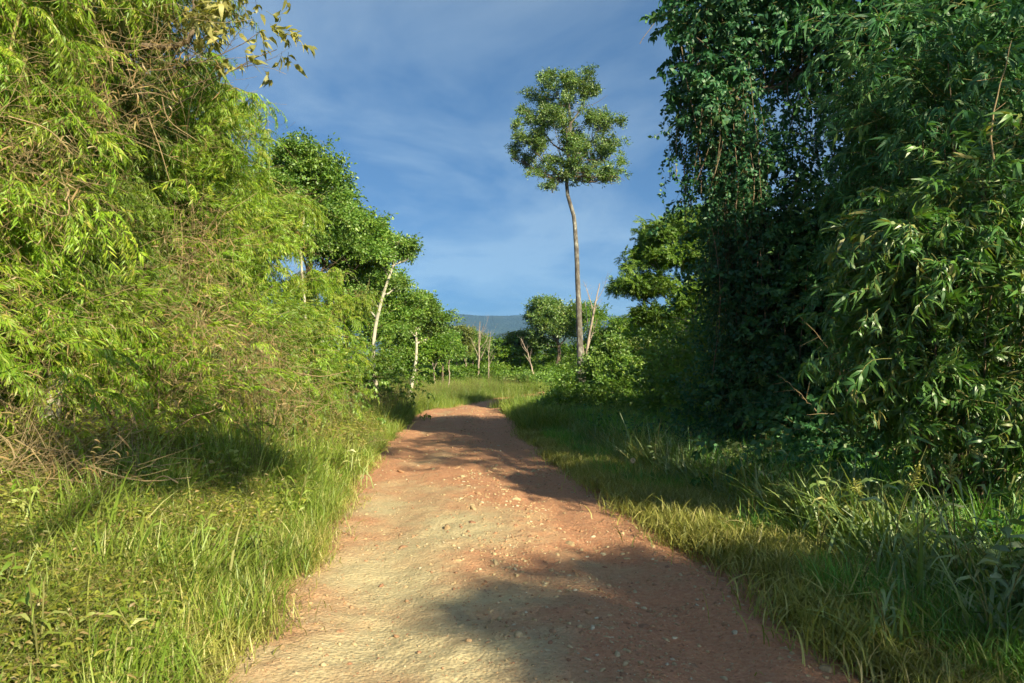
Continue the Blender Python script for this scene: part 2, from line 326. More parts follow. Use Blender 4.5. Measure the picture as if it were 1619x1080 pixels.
def ridge(name, y0, ytop, zf, xr, n=(160, 40), base=-65):
    xs = np.linspace(-xr, xr, n[0]); ys = np.linspace(y0, ytop * 1.5, n[1])
    def z(X, Y):
        top = zf(X); u = np.clip((Y - y0) / (ytop - y0), 0, 1); v = np.clip((Y - ytop) / (ytop * .5), 0, 1)
        p = (u * u * (3 - 2 * u)) * (1 - v**2)
        return base + (top - base) * p + (18 * fbm(X / 160, Y / 160, 5, 5)) * u
    V, F = grid(xs, ys, z); return tag(obj(name, mesh(name, V, [F], [M['hill']], True)), kind='structure')
ridge('hills', 2300, 4200, lambda X: 222 + 34 * fbm(X / 700, 0 * X, 2) + 16 * fbm(X / 150, 0 * X + 4, 8), 5200, (320, 60))
ridge('hills', 700, 1500, lambda X: -25 + 72 * np.exp(-((X - 30) / 190)**2) + 20 * fbm(X / 140, 0 * X, 12), 1700, (240, 50))

# ------------------------------------------------------------------ leaves, sprays and tufts (growing along +X, up is +Z)
def leaves(mb, P, D, L_, W_, droop=.3, up=None, m=0, fold=.18, narrow=.38, r=rng):
    P = np.asarray(P, float); n = len(P)
    if not n: return
    D = unit(np.asarray(D, float)); L_ = np.broadcast_to(L_, (n,))[:, None]; W_ = np.broadcast_to(W_, (n,))[:, None]
    U = np.array([0, 0, 1.]) + r.normal(size=(n, 3)) * .95 if up is None else up
    Sd = unit(np.cross(D, U)); U = np.cross(Sd, D); Z = np.array([0, 0, 1.])
    m1 = P + D * .32 * L_; m2 = P + D * .68 * L_ - Z * droop * .35 * L_; tip = P + D * L_ * .97 - Z * droop * L_
    f = U * W_ * fold
    V = np.stack([P, m1 + Sd * W_ / 2 + f, m1 - Sd * W_ / 2 + f, m2 + Sd * W_ * narrow + f, m2 - Sd * W_ * narrow + f, tip], 1).reshape(-1, 3)
    b = np.arange(n)[:, None] * 6
    mb.add(V, [b + np.array([0, 1, 2]), b + np.array([3, 5, 4]), b + np.array([1, 3, 4, 2])], m)
def sphere_dir(n, r): return unit(r.normal(size=(n, 3)))

def p_bamboo(r, n=46, l=.078, w=.0125):
    mb = MB(); Lt = .46
    for s in range(3):
        yaw = r.normal() * .5; ph = [[0, 0, 0], [Lt*.5*cos(yaw), Lt*.5*sin(yaw), .03], [Lt*cos(yaw), Lt*sin(yaw), -.10 - .08*r.random()]]
        path = smooth_path(ph, 7); mb.add(*tube(path, np.linspace(.0022, .001, 7), 3), 1)
        k = n // 2; t = np.sort(r.random(k)) * .85 + .15; P = np.stack([np.interp(t, np.linspace(0, 1, 7), path[:, q]) for q in range(3)], 1)
        side = np.where(np.arange(k) % 2, 1, -1) * (.5 + .4 * r.random(k)); a = yaw + side
        D = np.stack([np.cos(a), np.sin(a), -.2 - .5 * r.random(k)], 1)
        leaves(mb, P, D, l * (.7 + .5 * r.random(k)), w * (.8 + .4 * r.random(k)), .45, r=r)
    return mb
def p_broad(r, n=16, l=.095, w=.05, Lt=.34, droop=.35):
    mb = MB(); path = smooth_path([[0, 0, 0], [Lt*.5, .02, .03], [Lt, r.normal()*.05, -.03]], 6); mb.add(*tube(path, np.linspace(.004, .0015, 6), 3), 1)
    t = r.random(n) * .8 + .2; P = np.stack([np.interp(t, np.linspace(0, 1, 6), path[:, q]) for q in range(3)], 1)
    a = r.uniform(-1.5, 1.5, n); D = np.stack([np.cos(a), np.sin(a), r.normal(size=n) * .45 - .1], 1)
    leaves(mb, P, D, l * (.7 + .5 * r.random(n)), w * (.75 + .4 * r.random(n)), droop, r=r); return mb
def p_vine(r):
    mb = MB(); path = smooth_path([[0, 0, 0], [.35, r.normal()*.05, r.normal()*.05], [.7, r.normal()*.08, r.normal()*.08], [1.05, r.normal()*.1, r.normal()*.1]], 10)
    mb.add(*tube(path, .003, 3), 1); n = 54
    t = r.random(n); P = np.stack([np.interp(t, np.linspace(0, 1, 10), path[:, q]) for q in range(3)], 1)
    D = sphere_dir(n, r); D[:, 0] = np.abs(D[:, 0]) * .8 + .2; P = P + D * .03
    leaves(mb, P, D, .085 * (.7 + .5 * r.random(n)), .055 * (.7 + .4 * r.random(n)), 0, up=sphere_dir(n, r), r=r); return mb
def p_long(r):
    mb = MB(); Lt = .42; path = smooth_path([[0, 0, 0], [Lt*.5, 0, .05], [Lt, r.normal()*.05, .0]], 6); mb.add(*tube(path, np.linspace(.005, .002, 6), 4), 1)
    n = 17; t = np.r_[r.random(n - 6) * .7 + .25, np.ones(6)]; P = np.stack([np.interp(t, np.linspace(0, 1, 6), path[:, q]) for q in range(3)], 1)
    a = r.uniform(-1.4, 1.4, n); D = np.stack([np.cos(a), np.sin(a), r.uniform(-.7, .35, n)], 1)
    leaves(mb, P, D, .155 * (.7 + .5 * r.random(n)), .031 * (.8 + .4 * r.random(n)), .5, r=r); return mb
def p_pinnate(r):
    mb = MB()
    for s in range(5):
        yaw = (s - 2) * .55 + r.normal() * .15; z1 = r.normal() * .06 - .06; e = np.array([cos(yaw) * .34, sin(yaw) * .34, z1])
        path = smooth_path([[0, 0, 0], e * .5 + [0, 0, .04], e], 5); mb.add(*tube(path, .002, 3), 1)
        k = 12; t = np.repeat(np.linspace(.2, 1, k), 2); P = np.stack([np.interp(t, np.linspace(0, 1, 5), path[:, q]) for q in range(3)], 1)
        a = yaw + np.tile([1.1, -1.1], k) + r.normal(size=2 * k) * .15; D = np.stack([np.cos(a), np.sin(a), -.15 + r.normal(size=2*k) * .2], 1)
        leaves(mb, P, D, .075, .026, .2, r=r)
    return mb
def p_cluster(r, n=40, l=.115, w=.065, R_=.36):
    mb = MB(); D = sphere_dir(n, r); D[:, 2] = D[:, 2] * .5 + .1; P = D * R_ * r.random(n)[:, None] * [1, 1, .6]
    for q in range(4): mb.add(*tube([[-.1, 0, -.02], P[q] * 1.1], .004, 3), 1)
    leaves(mb, P, D + [.2, 0, 0], l * (.6 + .6 * r.random(n)), w * (.7 + .5 * r.random(n)), .25, r=r); return mb
def p_clump(r): return p_cluster(r, 110, .17, .12, .75)
def p_tuft(r): return p_cluster(r, 46, .08, .048, .27)
def p_fine(r):
    mb = MB(); n = 52
    P = r.normal(size=(n, 3)) * [.16, .16, .06]; a = r.uniform(0, 2 * pi, n); D = np.stack([np.cos(a), np.sin(a), r.uniform(-.5, .6, n)], 1)
    leaves(mb, P, D, .062 * (.6 + .7 * r.random(n)), .015 * (.8 + .6 * r.random(n)), .3, r=r)
    for q in range(5):
        s = r.normal(size=3) * [.2, .2, .05]; e = s + r.normal(size=3) * [.2, .2, .06]; mb.add(*tube(smooth_path([s, (s + e) / 2 + [0, 0, .05], e], 5), .0015, 3), 1)
    return mb
def blades(mb, n, h, w, spread, lean, r, m=0, seg=4, base=.05, curl=1.0):
    a = r.uniform(0, 2 * pi, n); h = h * (.55 + .6 * r.random(n)); ln = lean * (.2 + r.random(n)); b0 = r.normal(size=(n, 2)) * base
    w = w * (.7 + .5 * r.random(n)); t = np.linspace(0, 1, seg + 1)
    d = np.stack([np.cos(a), np.sin(a)], 1); sd = np.stack([-d[:, 1], d[:, 0]], 1)
    tw = r.normal(size=n) * .5; sd = sd * np.cos(tw)[:, None] + d * np.sin(tw)[:, None]
    out = ln[:, None] * h[:, None] * t**(1.6 * curl); z = h[:, None] * (t - .45 * ln[:, None] * t**2.4 * np.clip(curl, 0, 2))
    C = np.concatenate([b0[:, None] + d[:, None] * out[..., None] * spread, z[..., None]], 2)
    ww = (w[:, None] * np.array([.6, 1, .9, .6, .0])[:seg + 1]) / 2 if seg == 4 else w[:, None] * (1 - t) / 2
    Lf = C.copy(); Lf[..., :2] += sd[:, None] * ww[..., None]; Rt = C.copy(); Rt[..., :2] -= sd[:, None] * ww[..., None]
    V = np.stack([Lf[:, :-1], Rt[:, :-1]], 2).reshape(n, -1, 3); V = np.concatenate([V, C[:, -1:]], 1); k = 2 * seg + 1
    b = np.arange(n)[:, None] * k; F4 = np.concatenate([b + np.array([2*i, 2*i+1, 2*i+3, 2*i+2]) for i in range(seg - 1)])
    mb.add(V.reshape(-1, 3), [F4, b + np.array([2*seg-2, 2*seg-1, 2*seg])], m)
def p_grass(r, n=34, h=.30, w=.006, lean=.8, base=.07):
    mb = MB(); blades(mb, n, h, w, 1, lean, r, base=base, seg=4); return mb
def p_short(r): return p_grass(r, 44, .11, .0045, 1.1, .08)
def p_mid(r): return p_grass(r, 34, .40, .0085, .8, .07)
def p_tall(r):
    mb = MB(); blades(mb, 26, .75, .011, 1, .7, r, base=.08)
    for q in range(3):
        a = r.uniform(0, 6.28); e = np.array([cos(a) * .2, sin(a) * .2, .85 + .25 * r.random()])
        path = smooth_path([[0, 0, 0], e * [.4, .4, .6], e], 8); mb.add(*tube(path, .002, 3), 1)
        k = 16; t = .72 + .28 * r.random(k); P = np.stack([np.interp(t, np.linspace(0, 1, 8), path[:, i]) for i in range(3)], 1)
        leaves(mb, P, sphere_dir(k, r) * .5 + [0, 0, .8], .028, .006, 0, m=1, r=r)
    return mb
def p_field(r): 
    mb = MB(); blades(mb, 40, .6, .016, 1, .55, r, base=.28, seg=3); return mb
def p_straw(r):
    mb = MB()
    for q in range(13):
        s = r.normal(size=3) * [.2, .2, .12]; a = r.uniform(0, 6.28); e = s + np.array([cos(a), sin(a), r.uniform(-.6, .5)]) * r.uniform(.25, .6)
        mb.add(*tube(smooth_path([s, (s + e) / 2 + r.normal(size=3) * .03, e], 4), .0021, 3), 1)
    n = 16; D = sphere_dir(n, r); leaves(mb, r.normal(size=(n, 3)) * [.2, .2, .12], D, .11, .012, .5, r=r); return mb
def p_weed(r):
    mb = MB()
    for q in range(4):
        a = r.uniform(0, 6.28); h = .4 + .3 * r.random(); e = np.array([cos(a) * .15, sin(a) * .15, h]); path = smooth_path([[0, 0, 0], e * [.4, .4, .6], e], 6)
        mb.add(*tube(path, .003, 3), 1); k = 12; t = .2 + .8 * r.random(k); P = np.stack([np.interp(t, np.linspace(0, 1, 6), path[:, i]) for i in range(3)], 1)
        b = r.uniform(0, 6.28, k); leaves(mb, P, np.stack([np.cos(b), np.sin(b), r.uniform(-.2, .6, k)], 1), .10 * (.6 + .6 * r.random(k)), .035, .3, r=r)
    return mb
ICO = None
def rock(r, sub=2, flat=.62):
    import bmesh
    bm = bmesh.new(); bmesh.ops.create_icosphere(bm, subdivisions=sub, radius=.5)
    cuts = sphere_dir(9, r); off = r.uniform(.27, .42, 9)
    sc = np.array([1, r.uniform(.6, .95), flat * r.uniform(.7, 1.1)])
    for v in bm.verts:
        p = np.array(v.co)
        for c, o in zip(cuts, off):
            d = p @ c
            if d > o: p = p - c * (d - o)
        p = p * sc * (1 + r.normal() * .02); v.co = p
    mb = MB(); V = np.array([v.co[:] for v in bm.verts]); F = np.array([[v.index for v in f.verts] for f in bm.faces]); bm.free(); mb.add(V, [F]); return mb
PROTO = dict(bamboo=(p_bamboo, 5), broad=(p_broad, 4), vine=(p_vine, 5), long=(p_long, 5), pinnate=(p_pinnate, 4), cluster=(p_cluster, 4), clump=(p_clump, 4), tuft=(p_tuft, 5),
    fine=(p_fine, 5), short=(p_short, 5), mid=(p_mid, 5), tall=(p_tall, 5), field=(p_field, 4), straw=(p_straw, 4), weed=(p_weed, 4),
    biglf=(lambda r: p_broad(r, 6, .20, .085, .3, .7), 3), pebble=(lambda r: rock(r, 1), 5))
GEO = {}; SETS = {}
def protoset(kind, mat, twig='gtwig'):
    key = (kind, mat, twig)
    if key in SETS: return SETS[key]
    if kind not in GEO:
        r = np.random.default_rng(sum(map(ord, kind))); GEO[kind] = [PROTO[kind][0](r) for _ in range(PROTO[kind][1])]
    c = bpy.data.collections.new(f'{kind}_{mat}')           # kept out of the scene: only instanced
    for i, mb in enumerate(GEO[kind]): c.objects.link(bpy.data.objects.new(f'{kind}_{mat}_{i}', mb.mesh(kind, [M[mat], M[twig]])))
    g = bpy.data.node_groups.new(f'scatter_{kind}_{mat}', 'GeometryNodeTree')
    g.interface.new_socket('Geometry', in_out='INPUT', socket_type='NodeSocketGeometry'); g.interface.new_socket('Geometry', in_out='OUTPUT', socket_type='NodeSocketGeometry')
    gi = N(g, 'NodeGroupInput'); go = N(g, 'NodeGroupOutput'); ci = N(g, 'GeometryNodeCollectionInfo'); ci.inputs['Collection'].default_value = c
    ci.inputs['Separate Children'].default_value = True; ci.inputs['Reset Children'].default_value = True
    ip = N(g, 'GeometryNodeInstanceOnPoints'); ip.inputs['Pick Instance'].default_value = True
    def at(nm, dt): n = N(g, 'GeometryNodeInputNamedAttribute', data_type=dt); n.inputs['Name'].default_value = nm; return n
    e = N(g, 'FunctionNodeEulerToRotation'); rr = at('rot', 'FLOAT_VECTOR'); L(g, rr, 0, e, 0); L(g, e, 0, ip, 'Rotation')
    L(g, at('scl', 'FLOAT'), 0, ip, 'Scale'); L(g, at('idx', 'INT'), 0, ip, 'Instance Index')
    L(g, gi, 0, ip, 'Points'); L(g, ci, 0, ip, 'Instance'); L(g, ip, 0, go, 0)
    SETS[key] = (g, PROTO[kind][1]); return SETS[key]
def scatter(name, P, yaw, pitch, scl, kind, mat, parent=None, twig='gtwig', roll=.35, stuff=True, r=rng):
    P = np.asarray(P, float); n = len(P); g, nv = protoset(kind, mat, twig)
    base = np.array(parent.location) if parent else np.zeros(3)
    me = bpy.data.meshes.new(name); me.vertices.add(n); me.vertices.foreach_set('co', (P - base).astype(np.float32).ravel())
    rot = np.stack([r.normal(size=n) * roll, -np.broadcast_to(pitch, (n,)), np.broadcast_to(yaw, (n,))], 1).astype(np.float32)
    a = me.attributes.new('rot', 'FLOAT_VECTOR', 'POINT'); a.data.foreach_set('vector', rot.ravel())
    a = me.attributes.new('scl', 'FLOAT', 'POINT'); a.data.foreach_set('value', np.broadcast_to(scl, (n,)).astype(np.float32))
    a = me.attributes.new('idx', 'INT', 'POINT'); a.data.foreach_set('value', r.integers(0, nv, n).astype(np.int32))
    me.materials.append(M[mat]); me.update()
    o = obj(name, me, parent); md = o.modifiers.new('scatter', 'NODES'); md.node_group = g
    if stuff: o['kind'] = 'stuff'
    return o

def lobe_points(lobes, n, shell=(.55, 1.05), k=14, spread=.28, lower=.35, r=rng):
    """n points in clusters near the skins of ellipsoid lobes (x,y,z,rx,ry,rz); returns points and outward directions"""
    A = np.array(lobes, float); w = (A[:, 3] * A[:, 4] + A[:, 3] * A[:, 5] + A[:, 4] * A[:, 5]); w = w / w.sum()
    P = []; O = []
    for l, ww in zip(A, w):
        m = max(3, int(n * ww)); kk = max(3, int(k * (.7 + .6 * r.random())))
        c = sphere_dir(kk, r); c[:, 2] = np.where(c[:, 2] < -lower, -c[:, 2] * .5, c[:, 2]); rad = r.uniform(shell[0], shell[1], kk) 
        q = r.integers(0, kk, m); d = c[q] * rad[q][:, None] + r.normal(size=(m, 3)) * spread
        P.append(l[:3] + d * l[3:]); O.append(unit(d * l[3:] + r.normal(size=(m, 3)) * .25))
    return np.concatenate(P), np.concatenate(O)
def crown(parent, lobes, n, kind, mat, scl=(.8, 1.3), droop=.3, name='crown', r=rng, twig='gtwig', **kw):
    P, O = lobe_points(lobes, n, r=r, **kw); m = len(P)
    return scatter(name, P, np.arctan2(O[:, 1], O[:, 0]) + r.normal(size=m) * .6, np.arcsin(np.clip(O[:, 2], -1, 1)) * .6 - droop + r.normal(size=m) * .25,
                   r.uniform(*scl, m), kind, mat, parent, 'tan' if kind == 'straw' else twig, roll=.8, r=r)
def limbs(parent, origin_path, lobes, mat, r0=.05, subs=5, r=rng, frac=(.55, .98)):
    base = np.array(parent.location); op = np.asarray(origin_path); zt = op[:, 2]
    for l in lobes:
        l = np.array(l, float); c = l[:3]
        i = int(np.clip(np.interp(c[2] - l[5] - .3 * np.linalg.norm(c[:2] - op[-1, :2]), zt, np.arange(len(op))), frac[0] * len(op), len(op) - 1)); s = op[i]
        mid = (s + c) / 2 + np.array([0, 0, -.12 * np.linalg.norm(c - s)]); path = smooth_path([s, mid, c], 10, .02 * np.linalg.norm(c - s) ** .5, r=r)
        mb = MB(); mb.add(*tube(path - base, np.linspace(r0, r0 * .35, 10), 5))
        for q in range(subs):
            a = path[r.integers(4, 10)]; e = c + sphere_dir(1, r)[0] * l[3:] * .9; p2 = smooth_path([a, (a + e) / 2 + r.normal(size=3) * .08 * l[3], e], 7)
            mb.add(*tube(p2 - base, np.linspace(r0 * .35, r0 * .1, 7), 4))
        obj('limb', mb.mesh('limb', [M[mat]], True), parent)
def trunk(parent, path, r0, r1, mat, k=10, flare=1.5, name='trunk', n=30, wob=.0, r=rng):
    p = smooth_path(path, n, wob, r); t = np.linspace(0, 1, n); rad = (r0 + (r1 - r0) * t) * (1 + (flare - 1) * np.exp(-t * n * .35))
    mb = MB(); mb.add(*tube(p - np.array(parent.location), rad, k, .03, r)); obj(name, mb.mesh(name, [M[mat]], True), parent); return p
def tree(name, label, x, y, path, rad, bark, lobes, n, kind, mat, group=None, cat='tree', seed=0, limb_r=None, scl=(.8, 1.3), droop=.2, subs=5, limb_mat=None, frac=(.55, .98), **kw):
    """path: (dx,dy,height) above the ground at x,y; lobes: (dx,dy,height,rx,ry,rz)"""
    r = np.random.default_rng(seed + 100); z = float(G(x, y)) ; e = empty(name, (x, y, z), label, cat, group); b = np.array([x, y, z])
    p = trunk(e, [b + q for q in [np.array([0, 0, -.15])] + [np.array(v, float) for v in path]], rad, rad * .35, bark, wob=.01 * rad ** .3, r=r)
    lb = [(l[0] + x, l[1] + y, l[2] + z, *l[3:]) for l in lobes]
    limbs(e, p, lb, limb_mat or bark, limb_r or rad * .4, subs, r, frac)
    crown(e, lb, n, kind, mat, scl, droop, r=r, **kw); return e
def bush(name, label, x, y, lobes, n, kind, mat, group=None, cat='bush', seed=0, scl=(.8, 1.3), droop=.2, extra=None, **kw):
    r = np.random.default_rng(seed + 900); z = float(G(x, y)); e = empty(name, (x, y, z), label, cat, group)
    lb = [(l[0] + x, l[1] + y, l[2] + z, *l[3:]) for l in lobes]; mb = MB()
    for l in lb:
        for q in range(4):
            s = np.array([r.normal() * .15, r.normal() * .15, -.1]); t = np.array(l[:3]) - [x, y, z] + sphere_dir(1, r)[0] * np.array(l[3:]) * .75
            mb.add(*tube(smooth_path([s, (s + t) / 2 + [0, 0, .2 * l[5]], t], 8, .02, r), np.linspace(.022, .006, 8), 4))
    obj('stem', mb.mesh('stem', [M['twig']], True), e)
    crown(e, lb, n, kind, mat, scl, droop, name='foliage', r=r, **kw)
    if extra: crown(e, lb, *extra, name='dry_foliage', r=r)
    return e
def bamboo(label, x, y, H, n=11, seed=0, lean=(0, 0), reach=1.6, mat='bamboo', group='bamboo clumps leaning over the left side of the road', dens=1.0, low=.12):
    r = np.random.default_rng(seed + 500); z = float(G(x, y)); e = empty('bamboo_clump', (x, y, z), label, 'bamboo', group)
    P = []; YA = []; PI_ = []; side = MB()
    for c in range(n):
        a = r.uniform(0, 2 * pi); h = H * r.uniform(.72, 1.0); o = reach * r.uniform(.4, 1.2); d = np.array([cos(a) * o + lean[0], sin(a) * o + lean[1], 0])
        s = np.array([r.normal() * .35, r.normal() * .35, -.1])
        path = smooth_path([s, s + d * .10 + [0, 0, h * .45], s + d * .42 + [0, 0, h * .85], s + d * .85 + [0, 0, h * .99], s + d * 1.25 + [0, 0, h * .90]], 26, r=r)
        mb = MB(); mb.add(*tube(path, np.interp(np.linspace(0, 1, 26), [0, .5, 1], [.034, .022, .005]), 6)); obj('culm', mb.mesh('culm', [M['culm']], True), e)
        nb = int(30 * dens * H / 8)
        for q in range(nb):
            t = r.uniform(low, 1) ** .85; p0 = np.array([np.interp(t, np.linspace(0, 1, 26), path[:, i]) for i in range(3)])
            b = r.uniform(0, 2 * pi); ll = r.uniform(.35, 1.25) * (1.15 - .5 * t); e1 = p0 + np.array([cos(b) * ll, sin(b) * ll, .15 - .75 * ll * r.random()])
            bp = smooth_path([p0, (p0 + e1) / 2 + [0, 0, .18 * ll], e1], 6); side.add(*tube(bp, .0025, 3))
            for s_ in range(8):
                u_ = r.uniform(.25, 1); P.append([np.interp(u_, np.linspace(0, 1, 6), bp[:, i]) for i in range(3)]); YA.append(b + r.normal() * .7); PI_.append(r.uniform(-1.1, .1))
    obj('side_branches', side.mesh('side_branches', [M['culm']]), e)['kind'] = 'stuff'
    P = np.array(P) + np.array(e.location); YA = np.array(YA); PI_ = np.array(PI_); r2 = r.random(len(P)); k = r2 > .05
    scatter('foliage', P[k], YA[k], PI_[k], r.uniform(.8, 1.35, k.sum()), 'bamboo', mat, e, r=r)
    k = ~k; scatter('dry_foliage', P[k], YA[k], PI_[k], r.uniform(.8, 1.3, k.sum()), 'straw', 'dry', e, 'tan', r=r)
    return e

# ------------------------------------------------------------------ the tall lone tree
def lob(px, py, d, rx, rz, bx, by, ry=None, gz_=None):
    """a lobe of a crown standing at distance d, measured from the base of its tree"""
    g = float(G(bx, by)) if gz_ is None else gz_
    return (PX(px, d) - bx, d - by, PZ(py, d) - g, rx, ry or rx, rz)
bx, by = PX(919, 45), 45.0; g0 = float(G(bx, by))
def tp(px, py, dy=0): return (PX(px, 45) - bx, dy, PZ(py, 45) - g0)
tree('tall_tree', 'very tall slender tree with bare kinked pale trunk and round crown standing alone', bx, by,
     [tp(917, 540), tp(914, 450, .2), tp(911, 370, .3), tp(908, 338, .3), tp(898, 305, .1), tp(897, 270, 0), tp(903, 225, .2), tp(900, 160, .1)], .21, 'tall_bark',
     [lob(q[0], q[1] + 4 * math.sin(q[0] * .31), q[2], q[3] * .95, q[4] * 1.25, bx, by) for q in [(880, 140, 45, 1.7, 1.0), (925, 155, 45.3, 1.7, 1.1), (848, 190, 45.2, 1.3, 1.1), (895, 195, 44.4, 1.9, 1.3), (950, 200, 45.1, 1.4, 1.2),
      (840, 232, 44.6, 1.5, .9), (885, 240, 45.5, 1.7, 1.0), (930, 240, 44.8, 1.7, 1.0), (968, 245, 45, .8, .6), (862, 262, 45, 1.0, .5), (968, 272, 45, .8, .5), (948, 288, 45.3, .9, .5), (826, 255, 44.9, .8, .4), (884, 285, 44.5, .9, .45), (868, 300, 44.6, .6, .4), (910, 262, 44.2, 1.2, .6), (930, 278, 44.5, .9, .5), (976, 275, 45, .8, .4), (850, 275, 44.6, .8, .4)]],
     2000, 'cluster', 'tall', seed=4, frac=(.74, .98), scl=(.7, 1.15), limb_mat='bark', limb_r=.06, subs=9, k=11, spread=.15, shell=(.45, 1.25))

# ------------------------------------------------------------------ the left side: bamboo and roadside trees
BL = [('arching bamboo clump nearest the camera on the left, dry tangle at its foot', -5.9, 7.6, 7.4, 13, (.2, -.3), 1.7),
      ('bamboo clump behind the nearest one, its tips reaching the top edge', -6.6, 10.6, 8.4, 13, (.1, 0), 1.5),
      ('tall bamboo clump beside the sky gap, weeping bright tips over the slope', -6.8, 14.2, 7.2, 12, (.2, 0), 1.5),
      ('yellow green bamboo clump standing just before the white-trunked tree', -7.3, 18.5, 6.3, 11, (.3, 0), 1.5),
      ('bamboo clump deep in the slope behind the nearest clump, lighter green', -9.4, 9.8, 9.8, 12, (0, 0), 2.0),
      ('bamboo clump at the back of the slope with dense dark base', -11.0, 14.5, 9.2, 12, (0, 0), 2.0),
      ('bamboo clump cut by the left edge of the view, leaves low to the grass', -7.4, 5.2, 7.0, 12, (.1, 0), 1.8),
      ('low bamboo clump between the slope grass and the white-trunked tree', -6.1, 22.5, 5.0, 9, (.3, 0), 1.2)]
for i, (lb, x, y, H, n, ln, rc) in enumerate(BL):
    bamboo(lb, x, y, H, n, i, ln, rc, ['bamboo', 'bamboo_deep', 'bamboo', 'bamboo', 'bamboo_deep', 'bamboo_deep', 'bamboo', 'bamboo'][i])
# slope cover: sprawling bushes at the feet of the bamboo
SB = [('sprawling bush of narrow leaves low on the slope by the sunlit grass', -4.6, 9.2, [(0, 0, .6, 1.3, 1.2, .9), (-1.2, .3, 1.2, 1.3, 1.2, 1.1)], 'bamboo', 'bamboo', 330),
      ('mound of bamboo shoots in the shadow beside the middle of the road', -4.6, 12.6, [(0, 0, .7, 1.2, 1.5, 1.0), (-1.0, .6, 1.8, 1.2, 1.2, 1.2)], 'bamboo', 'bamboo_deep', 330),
      ('leafy mound covering the slope foot where the road narrows', -5.0, 16.6, [(0, 0, .8, 1.2, 1.6, 1.1), (-.8, 1, 2.2, 1.1, 1.3, 1.3)], 'bamboo', 'bamboo', 330),
      ('bush with round leaves at the end of the left slope', -5.4, 20.8, [(0, 0, .8, 1.1, 1.4, 1.0), (-.5, .6, 1.9, 1.0, 1.2, 1.0)], 'broad', 'mid', 400),
      ('tangled bush with dry twigs at the left edge of the view', -5.6, 6.4, [(0, 0, .9, 1.2, 1.1, .8), (-.9, .8, 1.8, 1.2, 1.2, 1.0)], 'bamboo', 'bamboo', 330),
      ('bright green bush beneath the white-trunked tree', -4.9, 26.0, [(0, 0, .8, 1.2, 1.3, 1.1), (.6, 1.5, 1.1, 1.2, 1.2, 1.2), (-.8, 1, 1.9, 1, 1, 1)], 'broad', 'lime', 520),
      ('shaggy bush of yellowed leaves above the tangle, beside the pale stump', -7.2, 8.4, [(0, 0, 1.2, 1.4, 1.2, 1.2), (.8, -.6, 2.5, 1.1, 1.1, 1.2)], 'bamboo', 'bamboo', 380),
      ('bush filling the gap between two bamboo clumps high on the slope', -6.3, 12.4, [(0, 0, 1.8, 1.3, 1.3, 1.4), (.3, .5, 3.4, 1.2, 1.2, 1.3)], 'bamboo', 'bamboo', 420),
      ('bush of fine hanging leaves halfway along the slope', -6.6, 16.2, [(0, 0, 1.8, 1.3, 1.3, 1.5), (.2, .5, 3.6, 1.1, 1.2, 1.2)], 'bamboo', 'bamboo', 420)]
for i, (lb, x, y, lo, kd, mt, n) in enumerate(SB):
    bush('slope_bush', lb, x, y, lo, n, kd, mt, 'bushes on the left slope', seed=i, k=16, spread=.35, extra=(28, 'straw', 'dry') if mt.startswith('bam') else None)

DT = [('tangle of dead brown bamboo around the pale broken trunk at far left', PX(95, 7.9), 7.4, [(0, 0, .9, .55, .45, .5), (-.3, .2, 1.5, .45, .4, .4), (.35, 0, .35, .5, .4, .3)], 130),
      ('tangle of dead bamboo twigs high on the slope above the broken trunk', PX(60, 7.5), 7.2, [(0, 0, 2.6, .5, .4, .45), (.2, 0, 3.2, .35, .35, .35)], 90),
      ('curtain of dry tan stems hanging halfway along the left slope', PX(300, 9.6), 9.4, [(0, 0, 1.7, .45, .4, .7), (.2, .1, 2.6, .4, .4, .6), (.5, .3, .9, .45, .4, .4)], 150),
      ('heap of dry grass stems beside the shaded mound on the left', PX(440, 11.5), 11.2, [(0, 0, 1.0, .6, .5, .45), (-.3, .2, 1.6, .5, .5, .4)], 110),
      ('brown dead twigs hanging below the upper bamboo at top left', PX(200, 8.6), 8.3, [(0, 0, 4.0, .5, .4, .5), (.3, .1, 4.7, .4, .4, .4)], 80),
      ('dry stems lying over the grass at the left edge of the view', PX(60, 6.2), 5.9, [(0, 0, .35, .7, .4, .25), (.5, .2, .3, .5, .4, .25)], 90)]
for i, (lb, x, y, lo, n) in enumerate(DT):
    z = float(G(x, y)); e = empty('dead_bamboo_tangle', (x, y, z), lb, 'dead bamboo', 'tangles of dead bamboo on the left slope'); r = np.random.default_rng(400 + i)
    l2 = [(l[0] + x, l[1] + y, l[2] + z, *l[3:]) for l in lo]; crown(e, l2, int(n * .26), 'straw', 'dry', (.7, 1.4), .5, name='dry_foliage', r=r, k=16, spread=.4)
    for k in range(9):
        c = np.array(l2[r.integers(len(l2))][:3]); a = c + r.normal(size=3) * [.35, .25, .2]; b = a + np.array([r.normal() * .35, r.normal() * .3 + .1, r.uniform(-.7, .3)]); mb = MB()
        mb.add(*tube(smooth_path([a, (a + b) / 2 + r.normal(size=3) * .08, b], 8) - np.array(e.location), np.linspace(.009, .004, 8), 4)); obj('stem', mb.mesh('stem', [M['tan']], True), e)
x, y = -4.9, 27.5; g = float(G(x, y))
def q(px, py, d): return (PX(px, d) - x, d - y, PZ(py, d) - g)
